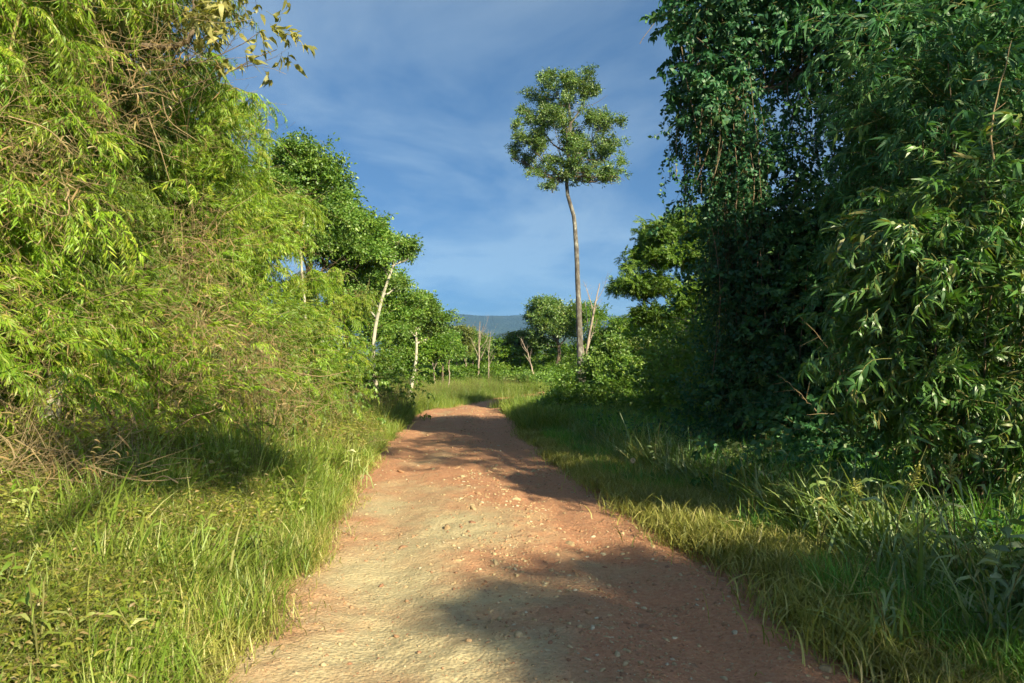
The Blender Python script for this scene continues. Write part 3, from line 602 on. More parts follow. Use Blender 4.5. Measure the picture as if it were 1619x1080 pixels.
tree('white_trunk_tree', 'slim forked tree with white leaning trunk and flat dark crown left of the road', x, y, [q(590, 560, 27.5), q(597, 500, 27.5), q(606, 465, 27.4), q(622, 415, 27.3), q(630, 380, 27.2)], .10, 'pale_bark',
     [q(*v[:3]) + v[3:] for v in [(628, 388, 27.3, .6, .6, .28), (600, 405, 27.8, .7, .7, .4), (640, 405, 27.5, .3, .3, .22), (606, 375, 27.8, .55, .6, .3), (575, 395, 28, .7, .7, .4), (628, 450, 27.6, .32, .35, .28), (560, 430, 28, .7, .7, .6), (575, 470, 28, .7, .7, .5)]],
     620, 'tuft', 'mid', 'trees rising above the left slope', seed=9, limb_r=.045, k=9, scl=(1.0, 1.6))
x, y = -7.7, 27.0; g = float(G(x, y))
tree('dark_crowned_tree', 'tallest dark green tree rising behind the bamboo against the sky', x, y, [(0, 0, 3), (.2, 0, 5.5), (.3, .2, 7.8)], .16, 'bark',
     [q(*v[:3]) + v[3:] for v in [(505, 285, 27, .7, .8, .45), (530, 318, 27.2, .9, .9, .5), (485, 330, 26.5, 1.0, 1.0, .7), (555, 350, 27.5, .9, 1.0, .5), (588, 368, 28, .6, .7, .35), (470, 385, 26.8, 1.2, 1.2, .9), (530, 395, 27, 1.2, 1.2, .8), (570, 410, 27, .9, .9, .6)]],
     1350, 'tuft', 'mid', 'trees rising above the left slope', seed=12, limb_r=.06, scl=(1.0, 1.7), k=11)
x, y = -8.2, 21.0; g = float(G(x, y))
tree('thin_stemmed_tree', 'tree with thin curved pale stem and loose green crown among the bamboo', x, y, [q(483, 500, 21), q(478, 450, 21), q(476, 400, 21), q(480, 330, 21), q(478, 270, 21)], .055, 'pale_bark',
     [q(*v[:3]) + v[3:] for v in [(470, 250, 21, .8, .8, .5), (500, 280, 21.2, .8, .8, .5), (455, 300, 20.8, .9, .9, .7), (500, 345, 21.5, .8, .8, .6), (475, 380, 21, .7, .7, .5)]],
     700, 'tuft', 'mid', 'trees rising above the left slope', seed=14, limb_r=.03, scl=(.9, 1.4), k=9)
x, y = -5.2, 36.0; g = float(G(x, y))
tree('small_round_tree', 'small spreading tree at the end of the left slope beside the far hills', x, y, [q(659, 545, 36), q(658, 520, 36), q(664, 495, 36)], .11, 'pale_bark',
     [q(*v[:3]) + v[3:] for v in [(655, 492, 36, .9, .9, .5), (682, 500, 36.2, .75, .8, .5), (668, 478, 36, .7, .7, .35), (640, 505, 36, .7, .7, .5), (690, 520, 36.5, .45, .5, .3)]],
     620, 'tuft', 'mid', 'trees rising above the left slope', seed=15, limb_r=.05, scl=(1.1, 1.7), k=8)
x, y = -7.6, 33.0; g = float(G(x, y))
tree('rear_slope_tree', 'mid green leafy tree filling the gap behind the white-trunked tree', x, y, [(0, 0, 2), (.1, 0, 4), (0, 0, 5)], .13, 'bark',
     [q(*v[:3]) + v[3:] for v in [(570, 440, 33, 1.3, 1.3, 1.0), (610, 470, 33, 1.3, 1.3, .9), (630, 500, 33.5, 1.0, 1.0, .9), (560, 500, 32.5, 1.4, 1.3, 1.2), (610, 530, 33, 1.2, 1.2, .9)]],
     900, 'tuft', 'mid', 'trees rising above the left slope', seed=16, scl=(1.1, 1.7), k=12)
x, y = -4.6, 9.2; y = 10.5; x = -6.3; g = float(G(x, y))
tree('large_leaved_tree', 'sparse tree with large pale drooping leaves spreading against the sky at top left', x, y, [(0, 0, 3), (.2, 0, 5.5), q(298, 60, 10.5), q(300, -60, 10.5)], .09, 'bark',
     [q(*v[:3]) + v[3:] for v in [(375, 20, 10.5, .5, .5, .3), (395, 95, 10.4, .3, .3, .2), (435, 75, 10.4, .32, .3, .12), (410, 45, 10.6, .35, .3, .2), (340, 60, 10.2, .5, .5, .3), (230, 10, 10.2, .9, .7, .5), (300, -40, 10.5, .9, .8, .4)]],
     170, 'biglf', 'big', None, seed=17, limb_r=.014, scl=(.6, .95), k=10, droop=.5, subs=2)
x, y = -5.2, 8.1; g = float(G(x, y))
e = empty('broken_trunk', (x, y, g), 'short pale mossy broken trunk leaning in the dry tangle at far left', 'stump')
trunk(e, [(x, y, g - .1), (x + .06, y, g + .5), (x + .16, y + .02, g + 1.2)], .12, .09, 'pale_bark')
crown(e, [(x + .2, y, g + 1.2, .25, .25, .2)], 26, 'fine', 'cover', name='moss_foliage')

# ------------------------------------------------------------------ the right side: vine-hung trees, dark bushes, long-leaved shrub
def hanging(parent, starts, lens, mat='vine', kind='vine', bare=0.0, name='hanging_vines', r=rng, dens=1.25, scl=(.75, 1.15), lean=0):
    """vines hanging from starts for given lengths: thin cords plus leaf chains"""
    base = np.array(parent.location); mb = MB(); P = []
    for s, l in zip(starts, lens):
        s = np.array(s, float); e = s + np.array([r.normal() * .12 + lean * l, r.normal() * .12, -l]); k = max(6, int(l * 3))
        p = smooth_path([s, (s + e) / 2 + r.normal(size=3) * [.1, .1, 0], e], k, .015, r); mb.add(*tube(p - base, r.uniform(.004, .011), 3))
        if r.random() > bare:
            for t in np.arange(0, l, .75 / dens):
                i = min(int(t / l * k), k - 1); P.append(p[i] + r.normal(size=3) * .07)
    obj(name, mb.mesh(name, [M['twig']]), parent)['kind'] = 'stuff'
    P = np.array(P); m = len(P)
    scatter(name.replace('vines', 'foliage'), P, r.uniform(0, 6.28, m), -1.35 + r.normal(size=m) * .25, r.uniform(*scl, m), kind, mat, parent, roll=3, r=r)
def vine_tree(label, x, y, path, rad, lobes, n, vines, mat='vine', seed=0, group='vine-draped trees on the right side'):
    r = np.random.default_rng(seed + 40); e = tree('vine_draped_tree', label, x, y, path, rad, 'bark', lobes, n, 'broad', mat, group, seed=seed, scl=(.9, 1.5), droop=.5, k=22, spread=.34)
    st = []; ln = []
    for (px0, px1, d0, d1, z0, z1, l0, l1, cnt) in vines:
        for _ in range(cnt):
            d = r.uniform(d0, d1); p_ = r.uniform(px0, px1); st.append((PX(p_, d), d, r.uniform(z0, z1))); ln.append(r.uniform(l0, l1))
    hanging(e, st, ln, mat, r=r, bare=.12); return e
# nearest to the sky: a column of creepers round a hidden trunk, overhanging top
x, y = PX(1165, 13.5), 13.5; g = float(G(x, y))
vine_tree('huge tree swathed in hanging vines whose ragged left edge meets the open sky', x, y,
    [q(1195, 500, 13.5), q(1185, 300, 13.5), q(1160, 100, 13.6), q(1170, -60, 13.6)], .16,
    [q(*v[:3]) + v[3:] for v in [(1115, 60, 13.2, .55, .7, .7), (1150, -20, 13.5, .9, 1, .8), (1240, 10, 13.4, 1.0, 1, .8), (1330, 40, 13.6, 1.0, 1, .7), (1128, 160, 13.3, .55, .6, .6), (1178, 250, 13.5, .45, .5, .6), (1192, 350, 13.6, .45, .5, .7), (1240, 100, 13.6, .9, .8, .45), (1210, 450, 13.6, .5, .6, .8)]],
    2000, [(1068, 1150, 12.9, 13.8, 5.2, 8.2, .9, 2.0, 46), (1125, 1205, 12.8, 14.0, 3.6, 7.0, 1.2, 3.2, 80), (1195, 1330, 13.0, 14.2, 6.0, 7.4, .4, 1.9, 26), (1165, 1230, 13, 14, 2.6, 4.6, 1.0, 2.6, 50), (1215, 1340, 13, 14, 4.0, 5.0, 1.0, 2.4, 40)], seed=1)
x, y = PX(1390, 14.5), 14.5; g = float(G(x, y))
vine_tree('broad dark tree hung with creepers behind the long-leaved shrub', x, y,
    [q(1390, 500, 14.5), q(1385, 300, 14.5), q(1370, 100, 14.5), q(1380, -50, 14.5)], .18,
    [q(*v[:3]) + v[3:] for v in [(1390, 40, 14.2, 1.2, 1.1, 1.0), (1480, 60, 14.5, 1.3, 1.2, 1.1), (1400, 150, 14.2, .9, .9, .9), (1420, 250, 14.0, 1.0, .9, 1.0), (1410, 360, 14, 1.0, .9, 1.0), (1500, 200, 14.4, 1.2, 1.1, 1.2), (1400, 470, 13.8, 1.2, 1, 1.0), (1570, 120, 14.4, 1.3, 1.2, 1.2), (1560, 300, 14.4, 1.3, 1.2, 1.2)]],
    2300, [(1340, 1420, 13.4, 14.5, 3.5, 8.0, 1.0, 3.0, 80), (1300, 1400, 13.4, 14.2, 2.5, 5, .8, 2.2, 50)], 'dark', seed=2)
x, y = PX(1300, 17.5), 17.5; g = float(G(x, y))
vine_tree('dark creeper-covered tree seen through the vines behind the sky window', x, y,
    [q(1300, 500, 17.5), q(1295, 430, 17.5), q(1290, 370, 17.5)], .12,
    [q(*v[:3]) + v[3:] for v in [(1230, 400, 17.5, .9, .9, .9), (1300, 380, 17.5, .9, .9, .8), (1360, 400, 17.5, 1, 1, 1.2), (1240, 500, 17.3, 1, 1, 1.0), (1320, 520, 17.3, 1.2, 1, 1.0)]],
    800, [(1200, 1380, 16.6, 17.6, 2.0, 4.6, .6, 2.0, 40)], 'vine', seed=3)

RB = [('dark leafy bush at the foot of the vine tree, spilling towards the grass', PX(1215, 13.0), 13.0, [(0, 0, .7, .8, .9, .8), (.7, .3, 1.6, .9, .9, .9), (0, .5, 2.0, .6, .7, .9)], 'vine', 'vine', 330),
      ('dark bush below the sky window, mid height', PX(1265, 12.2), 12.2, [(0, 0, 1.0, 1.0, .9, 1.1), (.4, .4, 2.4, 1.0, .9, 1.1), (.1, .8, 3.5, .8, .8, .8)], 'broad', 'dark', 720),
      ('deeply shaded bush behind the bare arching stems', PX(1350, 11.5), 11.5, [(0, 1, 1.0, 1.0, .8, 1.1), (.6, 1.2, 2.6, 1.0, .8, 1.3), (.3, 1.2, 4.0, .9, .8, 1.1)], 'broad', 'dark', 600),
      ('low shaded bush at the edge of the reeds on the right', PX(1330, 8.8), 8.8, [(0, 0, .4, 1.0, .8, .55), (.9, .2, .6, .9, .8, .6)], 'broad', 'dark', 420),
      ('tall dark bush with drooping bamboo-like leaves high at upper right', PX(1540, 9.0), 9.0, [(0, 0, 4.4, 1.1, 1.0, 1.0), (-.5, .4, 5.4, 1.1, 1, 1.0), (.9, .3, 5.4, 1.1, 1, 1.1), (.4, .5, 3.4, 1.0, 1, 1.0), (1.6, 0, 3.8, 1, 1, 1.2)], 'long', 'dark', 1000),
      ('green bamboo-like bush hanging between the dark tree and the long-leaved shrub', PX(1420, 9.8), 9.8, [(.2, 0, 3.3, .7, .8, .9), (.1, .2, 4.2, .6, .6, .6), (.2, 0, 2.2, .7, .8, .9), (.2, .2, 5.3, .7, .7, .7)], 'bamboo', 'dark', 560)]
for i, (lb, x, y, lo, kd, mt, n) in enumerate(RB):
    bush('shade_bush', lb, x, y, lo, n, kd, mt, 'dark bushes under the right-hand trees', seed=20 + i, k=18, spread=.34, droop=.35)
x, y = PX(1510, 6.7), 6.7; g = float(G(x, y))
def q(px, py, d): return (PX(px, d) - x, d - y, PZ(py, d) - g)
bush('long_leaved_shrub', 'large shrub of long drooping leaves, some yellow, catching sunlight at right', x, y,
    [q(*v[:3]) + v[3:] for v in [(1520, 325, 6.6, .45, .5, .38), (1472, 370, 6.6, .45, .5, .4), (1560, 380, 6.4, .5, .5, .45), (1455, 450, 6.7, .45, .5, .45), (1480, 460, 6.4, .6, .5, .5), (1580, 500, 6.2, .6, .5, .5), (1445, 560, 6.8, .55, .5, .5), (1500, 590, 6.5, .6, .5, .5), (1600, 640, 6.2, .5, .5, .5), (1470, 650, 6.7, .5, .45, .35), (1620, 300, 6.4, .5, .5, .5), (1545, 690, 6.4, .5, .45, .35)]],
    1900, 'long', 'long', None, 'shrub', seed=33, scl=(.5, 1.0), k=20, spread=.33, droop=.65)
# bare arching stems in front of the dark bushes
def stem(label, pts, r0, mat='tan', cat='stem', group='bare woody stems on the right side'):
    b = pts[0]; e = empty('bare_stem', b, label, cat, group); mb = MB(); mb.add(*tube(smooth_path(pts, 18, .008) - np.array(b), np.linspace(r0, r0 * .35, 18), 5)); o = obj('stem', mb.mesh('stem', [M[mat]], True), e)
    for k in range(3):
        p = smooth_path(pts, 18)[5 + k * 4]; e2 = p + np.array([random.uniform(-.3, .3), random.uniform(-.1, .1), random.uniform(-.15, .25)]); m2 = MB(); m2.add(*tube(smooth_path([p, (p + e2) / 2, e2], 5) - np.array(b), .003, 3)); obj('twig', m2.mesh('twig', [M[mat]]), e)
def W3(px, py, d): return (PX(px, d), d, PZ(py, d))
stem('thin arching bare stem in front of the darkest hollow', [W3(1345, 650, 9.6), W3(1330, 590, 9.4), W3(1305, 540, 9.3), W3(1265, 500, 9.3)], .010)
stem('nearly level bare stem lying across the foot of the dark hollow', [W3(1410, 672, 8.6), W3(1350, 658, 8.7), W3(1275, 655, 8.8)], .009)
stem('bare stem slanting down to the left into the dark hollow', [W3(1290, 650, 8.9), W3(1262, 618, 9), W3(1228, 592, 9.1)], .008)
stem('long bare liana hanging upright in front of the upper right leaves', [W3(1578, 305, 6.1), W3(1572, 230, 6.1), W3(1580, 150, 6.2), W3(1605, 60, 6.2)], .010)
stem('straight bare twig crossing the long-leaved shrub', [W3(1522, 462, 6.0), W3(1560, 400, 6.0), W3(1580, 340, 6.0), W3(1577, 300, 6.05)], .007)
stem('thin bare loop of liana against the sky at the top', [W3(1013, 66, 13), W3(1040, 30, 13), W3(1078, 4, 13), W3(1120, -20, 13)], .006, 'twig')

# mid-distance on the right
x, y = PX(1088, 30.09), 30.09; g = float(G(x, y))
tree('feathery_tree', 'spreading tree with feathery bright leaves between the tall trunk and the vine tree', x, y, [q(1088, 560, 30.09), q(1086, 490, 30.09), q(1088, 430, 30.21), q(1095, 390, 30.44)], .14, 'pale_bark',
    [q(*v[:3]) + tuple(1.15 * c for c in v[3:]) for v in [(1055, 372, 30.09, .75, .8, .45), (1100, 360, 30.44, .9, .9, .45), (1025, 410, 29.97, .65, .8, .4), (1075, 410, 29.74, .9, .9, .5), (1000, 455, 29.85, .55, .6, .35), (1040, 452, 29.85, .7, .7, .4), (1125, 400, 30.44, .9, .9, .6), (1135, 460, 30.68, .8, .8, .6), (1030, 500, 29.85, .6, .6, .3), (1090, 480, 29.97, .9, .8, .5), (1130, 345, 30.68, .6, .6, .3)]],
    2700, 'pinnate', 'lime', None, seed=41, limb_r=.06, scl=(.8, 1.3), k=11, spread=.28)
MB_ = [('creeper-covered bush column below the feathery tree', PX(1110, 22), 22.0, [(0, 0, .8, 1.0, 1, .8), (.3, .3, 1.7, .8, .8, .8)], 'vine', 'mid', 420),
       ('brighter creeper mound left of the vine tree base', PX(1180, 18.5), 18.5, [(0, 0, .7, .9, .9, .8), (.2, .3, 1.9, .7, .8, .8)], 'vine', 'mid', 300),
       ('dark green mound with pointed top beside the tall trunk', PX(958, 27), 27.0, [(0, 0, .7, 1.7, 1.3, .95), (.1, 0, 1.7, .85, .8, .8), (.25, 0, 2.5, .4, .4, .5), (-1.2, 0, .6, .9, .9, .6), (1.3, .2, .7, 1.0, .9, .75)], 'tuft', 'mid', 1100),
       ('yellow green creeper-clad snag right of the tall trunk', PX(1000, 32), 32.0, [(0, 0, 1.0, 1.0, 1, 1.1), (-.2, .2, 2.4, .6, .6, .9), (.5, 0, .6, 1.3, 1, .8)], 'vine', 'lime', 260),
       ('lime bush in sun between dark mound and feathery tree', PX(1035, 27.5), 27.5, [(0, 0, .6, .9, .9, .8), (.9, .3, .8, .9, .9, .9)], 'tuft', 'lime', 380)]
for i, (lb, x, y, lo, kd, mt, n) in enumerate(MB_):
    bush('mound_bush', lb, x, y, lo, n, kd, mt, 'bushes in the middle distance on the right', seed=60 + i, scl=(1.0, 1.6), k=18, spread=.33)

# ------------------------------------------------------------------ the clearing and the trees beyond it
x, y = PX(872, 66), 66.0; g = float(G(x, y))
def q(px, py, d): return (PX(px, d) - x, d - y, PZ(py, d) - g)
tree('domed_tree', 'dense domed tree at the far side of the clearing, left of the tall trunk', x, y, [q(884, 560, 66), q(880, 530, 66), q(872, 500, 66)], .24, 'bark',
    [q(*v[:3]) + v[3:] for v in [(868, 490, 66, 1.7, 1.6, .9), (850, 505, 66, 1.2, 1.3, 1.0), (888, 500, 66, 1.4, 1.4, 1.0), (870, 520, 65.5, 1.9, 1.5, 1.0), (898, 525, 66, 1.2, 1.2, 1.1), (855, 540, 66, .9, 1, .7)]], 1000, 'cluster', 'tall', 'trees beyond the clearing', seed=51, scl=(1.2, 1.9), k=12)
x, y = PX(975, 60), 60.0; g = float(G(x, y))
tree('shaggy_tree', 'shaggy yellow green tree hung with creepers right of the tall trunk', x, y, [q(975, 560, 60), q(978, 530, 60), q(980, 515, 60)], .16, 'bark',
    [q(*v[:3]) + v[3:] for v in [(985, 515, 60, 1.1, 1.1, .6), (960, 530, 60, 1.3, 1.3, .9), (1000, 540, 60, 1.0, 1, 1.0), (975, 560, 60, 1.6, 1.2, .9), (935, 500, 64, 1.4, 1.4, .9), (948, 540, 61, 1.0, 1, .9), (925, 555, 62, 1.2, 1, .9)]], 900, 'cluster', 'lime', 'trees beyond the clearing', seed=52, scl=(1.1, 1.8), k=12)
for i, (px, py, d, w, h, mt, kind, lb) in enumerate([
    (722, 545, 62, 1.3, 1.3, 'pale', 'tuft', 'thin half-bare tree at the far left of the clearing'),
    (748, 548, 66, 1.1, 1.1, 'mid', 'tuft', 'small leafy tree left of the gap towards the hills'),
    (700, 550, 55, 1.2, 1.0, 'mid', 'tuft', 'rounded tree behind the small spreading tree'),
    (785, 558, 72, 1.2, .7, 'pale', 'tuft', 'low olive tree in the gap before the hills'),
    (822, 545, 70, 1.3, 1.0, 'pale', 'tuft', 'greyish low tree just left of the domed tree'),
    (1015, 560, 52, 1.3, .8, 'pale', 'tuft', 'brownish low tree behind the sunlit lime bush'),
    (1045, 540, 58, 1.5, 1.4, 'mid', 'tuft', 'green tree far behind the feathery tree'),
    (1100, 540, 45, 2.4, 2.2, 'mid', 'tuft', 'broad green tree behind the creeper column'),
    (660, 548, 48, 1.8, 1.3, 'lime', 'tuft', 'bright green tree beyond the end of the left slope')]):
    x, y = PX(px, d), float(d); g = float(G(x, y)); hz = PZ(py, d) - g
    tree('clearing_tree', lb, x, y, [(0, 0, hz * .5), (.1, 0, hz * .8), (0, 0, hz + .2)], .09, 'bark',
        [(0, 0, hz + h * .5, w * .8, w * .8, h * .55), (-w * .6, .2, hz, w * .6, w * .6, h * .6), (w * .6, -.2, hz - h * .2, w * .6, w * .6, h * .6), (0, 0, hz - h * .5, w * .9, w * .8, h * .5)],
        int(620 * w), kind, mt, 'trees beyond the clearing', seed=70 + i, scl=(1.5, 2.4), k=9, limb_r=.035)
def snag(label, px, pyb, pyt, d, lean, r0, seed, n=9, mat='dead', group='dead trees beyond the clearing'):
    r = np.random.default_rng(seed); x, y = PX(px, d), float(d); g = float(G(x, y)); H = PZ(pyt, d) - g; e = empty('dead_tree', (x, y, g), label, 'dead tree', group)
    p = trunk(e, [(x, y, g - .2), (x + lean * .3, y, g + H * .4), (x + lean, y, g + H)], r0, r0 * .2, mat, 7, wob=.02, r=r)
    for k in range(n):
        i = r.integers(9, 26); s = p[i]; a = r.uniform(-pi, pi); l = H * r.uniform(.15, .38); en = s + np.array([cos(a) * l * .45 + lean * .2, sin(a) * l * .4, l]); rr = r0 * (1 - i / 32) * .6
        mb = MB(); mb.add(*tube(smooth_path([s, (s + en) / 2 + r.normal(size=3) * .06 * l, en], 8) - np.array(e.location), np.linspace(rr, rr * .2, 8), 4))
        for t in range(4):
            s2 = s + (en - s) * r.uniform(.4, .9); e3 = s2 + np.array([r.normal() * .25, r.normal() * .2, r.uniform(.1, .5)]) * l * .7; mb.add(*tube(np.array([s2, (s2 + e3) / 2 + r.normal(size=3) * .03, e3]) - np.array(e.location), [rr * .3, rr * .2, rr * .1], 3))
        obj('branch', mb.mesh('branch', [M[mat]], True), e)
snag('leafless forked dead tree leaning right of the tall trunk', 921, 590, 448, 46.5, 1.1, .14, 1, 8)
snag('dead reddish-brown tree at the left of the clearing', 757, 585, 508, 60, .1, .10, 2, 12)
snag('dead grey sapling in front of the clearing bushes', 708, 592, 540, 50, .2, .05, 3, 8)
snag('leafless pale trunk leaning left before the domed tree', 846, 583, 535, 56, -1.1, .09, 4, 4)
snag('thin grey dead sapling beside the reddish-brown dead tree', 772, 586, 525, 59, .2, .05, 7, 10)
snag('pale leafless shrub-like tree left of the dead grey sapling', 688, 590, 535, 52, -.3, .05, 8, 12)
snag('leafless twiggy tree behind the clearing bushes', 735, 585, 515, 64, .3, .08, 5, 12)
snag('short broken dead trunk right of the lime bush', 1050, 590, 545, 40, .4, .08, 6, 5)
# bushes lining the far side of the clearing
r_ = np.random.default_rng(5)
BB = ['round lime bush, leftmost of the row across the clearing', 'lime bush under the thin half-bare tree', 'bright bush in the gap left of the hills', 'wide low bush below the gap towards the hills', 'bush right of the wide low one, before the hills gap',
      'bush under the greyish low tree', 'bush before the dark stump of the domed tree', 'bush just left of the tall trunk', 'bush behind the tall trunk', 'bush right of the tall trunk in the row', 'rightmost bush of the row across the clearing']
for i, lb in enumerate(BB):
    px = 665 + i * 34 + r_.uniform(-8, 8); d = 57 + r_.uniform(-3, 4) - (6 if i > 7 else 0); w = r_.uniform(1.0, 1.6); h = r_.uniform(.65, 1.1)
    bush('clearing_bush', lb, PX(px, d), d, [(0, 0, h * .5, w, w * .8, h * .7), (w * .6, .3, h * .5, w * .7, w * .7, h * .6)], 420, 'tuft', ['lime', 'lime', 'mid'][i % 3], 'row of bushes across the clearing', seed=80 + i, scl=(1.3, 2.1), k=12)

# distant woods on the valley side, and the wood behind the right-hand trees
n = 1500; yy = 95 + 900 * r_.random(n) ** 1.6; xx = r_.uniform(-.75, .75, n) * yy
s = r_.uniform(2.2, 4.2, n); P = np.stack([xx, yy, G(xx, yy) + s * .55], 1)
P = np.concatenate([P, P + r_.normal(size=(n, 3)) * [2.5, 2.5, .8]]); s = np.concatenate([s, s * .8])
scatter('distant_woods', P, r_.uniform(0, 6.28, len(P)), 0, s * 1.5, 'clump', 'mid', None, 'twig')

n = 1500; yy = r_.uniform(66, 98, n); xx = r_.uniform(-.16, .30, n) * yy; hh = r_.uniform(.15, 1, n) * (1.2 + 3.0 * vnoise(xx * .22, yy * .1, 6))
scatter('wood_edge', np.stack([xx, yy, G(xx, yy) + hh], 1), r_.uniform(0, 6.28, n), 0, r_.uniform(.8, 1.5, n), 'clump', 'lime', None, 'twig')
n = 500; yy = r_.uniform(78, 100, n); xx = r_.uniform(-.16, .30, n) * yy; hh = r_.uniform(.3, 1, n) * (2.0 + 3.2 * vnoise(xx * .3, yy * .1, 16))
scatter('wood_edge', np.stack([xx, yy, G(xx, yy) + hh], 1), r_.uniform(0, 6.28, n), 0, r_.uniform(.8, 1.5, n), 'clump', 'pale', None, 'twig')

# trees standing farther back at the right and left, and those behind the viewer whose shade falls on the road
def plain_tree(name, label, x, y, H, w, mt, n, group, seed, rad=.2, low=.35, kind='tuft', scl=(1.4, 2.2)):
    r = np.random.default_rng(seed); lo = [(r.normal() * w * .35, r.normal() * w * .35, H * (low + (1 - low) * (k + .5) / 7) - .5, w * r.uniform(.5, .75), w * r.uniform(.5, .75), H * .13) for k in range(7)]
    return tree(name, label, x, y, [(0, 0, H * .4), (.1, .1, H * .7), (0, 0, H * .92)], rad, 'bark', lo, n, kind, mt, group, seed=seed, scl=scl, k=14, spread=.33)
BT = [
      (14.0, 22, 8.5, 3.0, 'mid', 'green tree glimpsed behind the upper right leaves'), (10.5, 26, 5.6, 2.2, 'mid', 'green tree glimpsed between the hanging vines'), (7.9, 11.2, 8.8, 1.9, 'dark', 'dark tree directly behind the long-leaved shrub')]
for i, (x, y, H, w, mt, lb) in enumerate(BT):
    plain_tree('backing_tree', lb, x, y, H, w, mt, 1100, 'trees behind the right-hand undergrowth', 200 + i, low=.12)
LT = [(-12.5, 20, 9.5, 2.6, 'mid', 'leafy tree glimpsed behind the bamboo slope'), (-11.5, 27, 9.0, 2.6, 'mid', 'tree behind the tallest dark green tree on the left'), (-14, 12, 10.5, 2.8, 'pale', 'tree glimpsed through the bamboo at far left')]
for i, (x, y, H, w, mt, lb) in enumerate(LT):
    plain_tree('backing_tree', lb, x, y, H, w, mt, 800, 'trees behind the left-hand bamboo', 220 + i, low=.12)
r = None
ST = [(8.75, -5.6, 7.2, [(0, 0, 6.7, 1.0, .75, .45), (.9, -.2, 6.9, .7, .6, .4), (-.3, -.7, 6.6, .5, .5, .3)], 480, 'small-crowned tree behind the viewer whose shade crosses the stony foreground'),
      (8.3, 2.6, 9.0, [(0, 0, 7.6, 1.9, 1.8, 1.1), (-.6, .8, 6.4, 1.5, 1.4, .9), (.8, -.2, 6.6, 1.2, 1.2, .7)], 340, 'round-crowned tree beside the viewer whose shade covers the middle of the road'),
      (11.5, 1.8, 9.5, [(0, 0, 7.8, 2.2, 2.2, 1.3), (.4, .8, 5.8, 2.0, 2.0, 1.2), (-.6, .9, 6.0, 1.8, 1.8, .8)], 230, 'broad tree beside the viewer that shades the right-hand forest'),
      (2.4, -5.6, 8.4, [(1.7, 2.9, 7.7, .85, .8, .5), (1.2, 4.0, 7.4, .5, .5, .35)], 300, 'slender tree behind the viewer whose shade lies on the left grass'),
      (12.0, 8.0, 9.5, [(0, 0, 7.8, 2.2, 2.2, 1.3), (0, 0, 5.6, 2.0, 2.0, 1.2), (-.9, .9, 4.0, 1.8, 1.8, 1.0)], 480, 'broad tree outside the right edge that shades the dark hollow')]
for i, (x, y, H, lo, n, lb) in enumerate(ST):
    tree('roadside_tree', lb, x, y, [(0, 0, H * .4), (.1, 0, H * .7), (0, 0, H * .9)], .14, 'bark', lo, n, 'broad', 'mid', 'roadside trees beside and behind the viewer', seed=240 + i, scl=(1.3, 1.9), k=14, spread=.3)


# ------------------------------------------------------------------ grass and ground cover
def area_pts(n, y0, y1, t0, t1, side, pw=1.0, seed=0, tp=1.0):
    r = np.random.default_rng(seed); y = y0 * (y1 / y0) ** r.random(n) if pw == 'log' else y0 + (y1 - y0) * r.random(n)
    t = t0 + (t1 - t0) * r.random(n) ** tp; x = road_c(y) + side * (HWID + t); return x, y, t
def cover(name, n, y0, y1, t0, t1, side, kind, mat, scl, twig='gtwig', pw='log', seed=0, tp=1.0, thresh=None, raise_=0.0, pitch=(0, .15), label=None):
    r = np.random.default_rng(seed + 7); x, y, t = area_pts(n, y0, y1, t0, t1, side, pw, seed, tp)
    if thresh is not None:
        k = fbm(x * thresh[0], y * thresh[0], seed) > thresh[1] + r.normal(size=n) * .05; x, y, t = x[k], y[k], t[k]
    if t0 < 0: k = t > (-.28 if side > 0 else -.40) + .62 * np.clip(fbm(x * 0 + side * 9, y * 1.1, 55, 3) + .30, 0, 1) + .2 * r.normal(size=len(x)) * (r.random(len(x)) < .2); x, y, t = x[k], y[k], t[k]
    m = len(x); z = G(x, y) - .01 + raise_ * r.random(m)
    s = r.uniform(*scl, m) * (.75 + .9 * np.clip(fbm(x * .9, y * .9, seed + 3) + .4, 0, 1))
    return scatter(name, np.stack([x, y, z], 1), r.uniform(0, 6.28, m), pitch[0] + r.normal(size=m) * pitch[1], s, kind, mat, None, twig, roll=.12, r=r)
cover('trailing_cover', 20000, 2.2, 8.5, .3, 5.5, -1, 'fine', 'cover', (.45, .8), seed=31, tp=.8, raise_=.30)
cover('trailing_cover', 7000, 7.5, 26, .35, 6.5, -1, 'fine', 'cover', (.8, 1.4), seed=1, tp=.8, raise_=.32)
cover('bamboo_seedlings', 1300, 3.0, 24, 1.3, 6, -1, 'bamboo', 'bamboo', (.5, .9), seed=2, tp=.8, raise_=.45, pitch=(.4, .4), thresh=(.6, -.05))
cover('grass', 1900, 2.4, 26, -.30, 1.6, -1, 'mid', 'grassL', (.6, 1.15), seed=3, tp=1.0)
cover('grass', 1700, 2.2, 26, -.30, 2.6, -1, 'mid', 'grassV', (.45, .95), seed=43)
cover('grass', 2500, 2.2, 14, -.35, .5, -1, 'short', 'grassV', (.7, 1.6), seed=44)
cover('grass', 1100, 2.6, 26, .3, 5, -1, 'mid', 'grassL', (.6, 1.0), seed=4, thresh=(.5, 0.0))
cover('grass', 130, 8, 24, .15, 1.6, -1, 'tall', 'grassL', (.6, .95), seed=5, thresh=(.7, 0.02))
cover('straw_litter', 1300, 2.2, 24, .1, 6, -1, 'straw', 'dry', (.6, 1.1), 'tan', seed=6, tp=.8, thresh=(.6, .05), raise_=.2)
cover('straw_litter', 600, 2.2, 14, -.15, .35, -1, 'straw', 'dry', (.25, .5), 'tan', seed=16)
cover('weeds', 70, 5, 24, .4, 4, -1, 'weed', 'grassL', (.6, 1.1), seed=7)
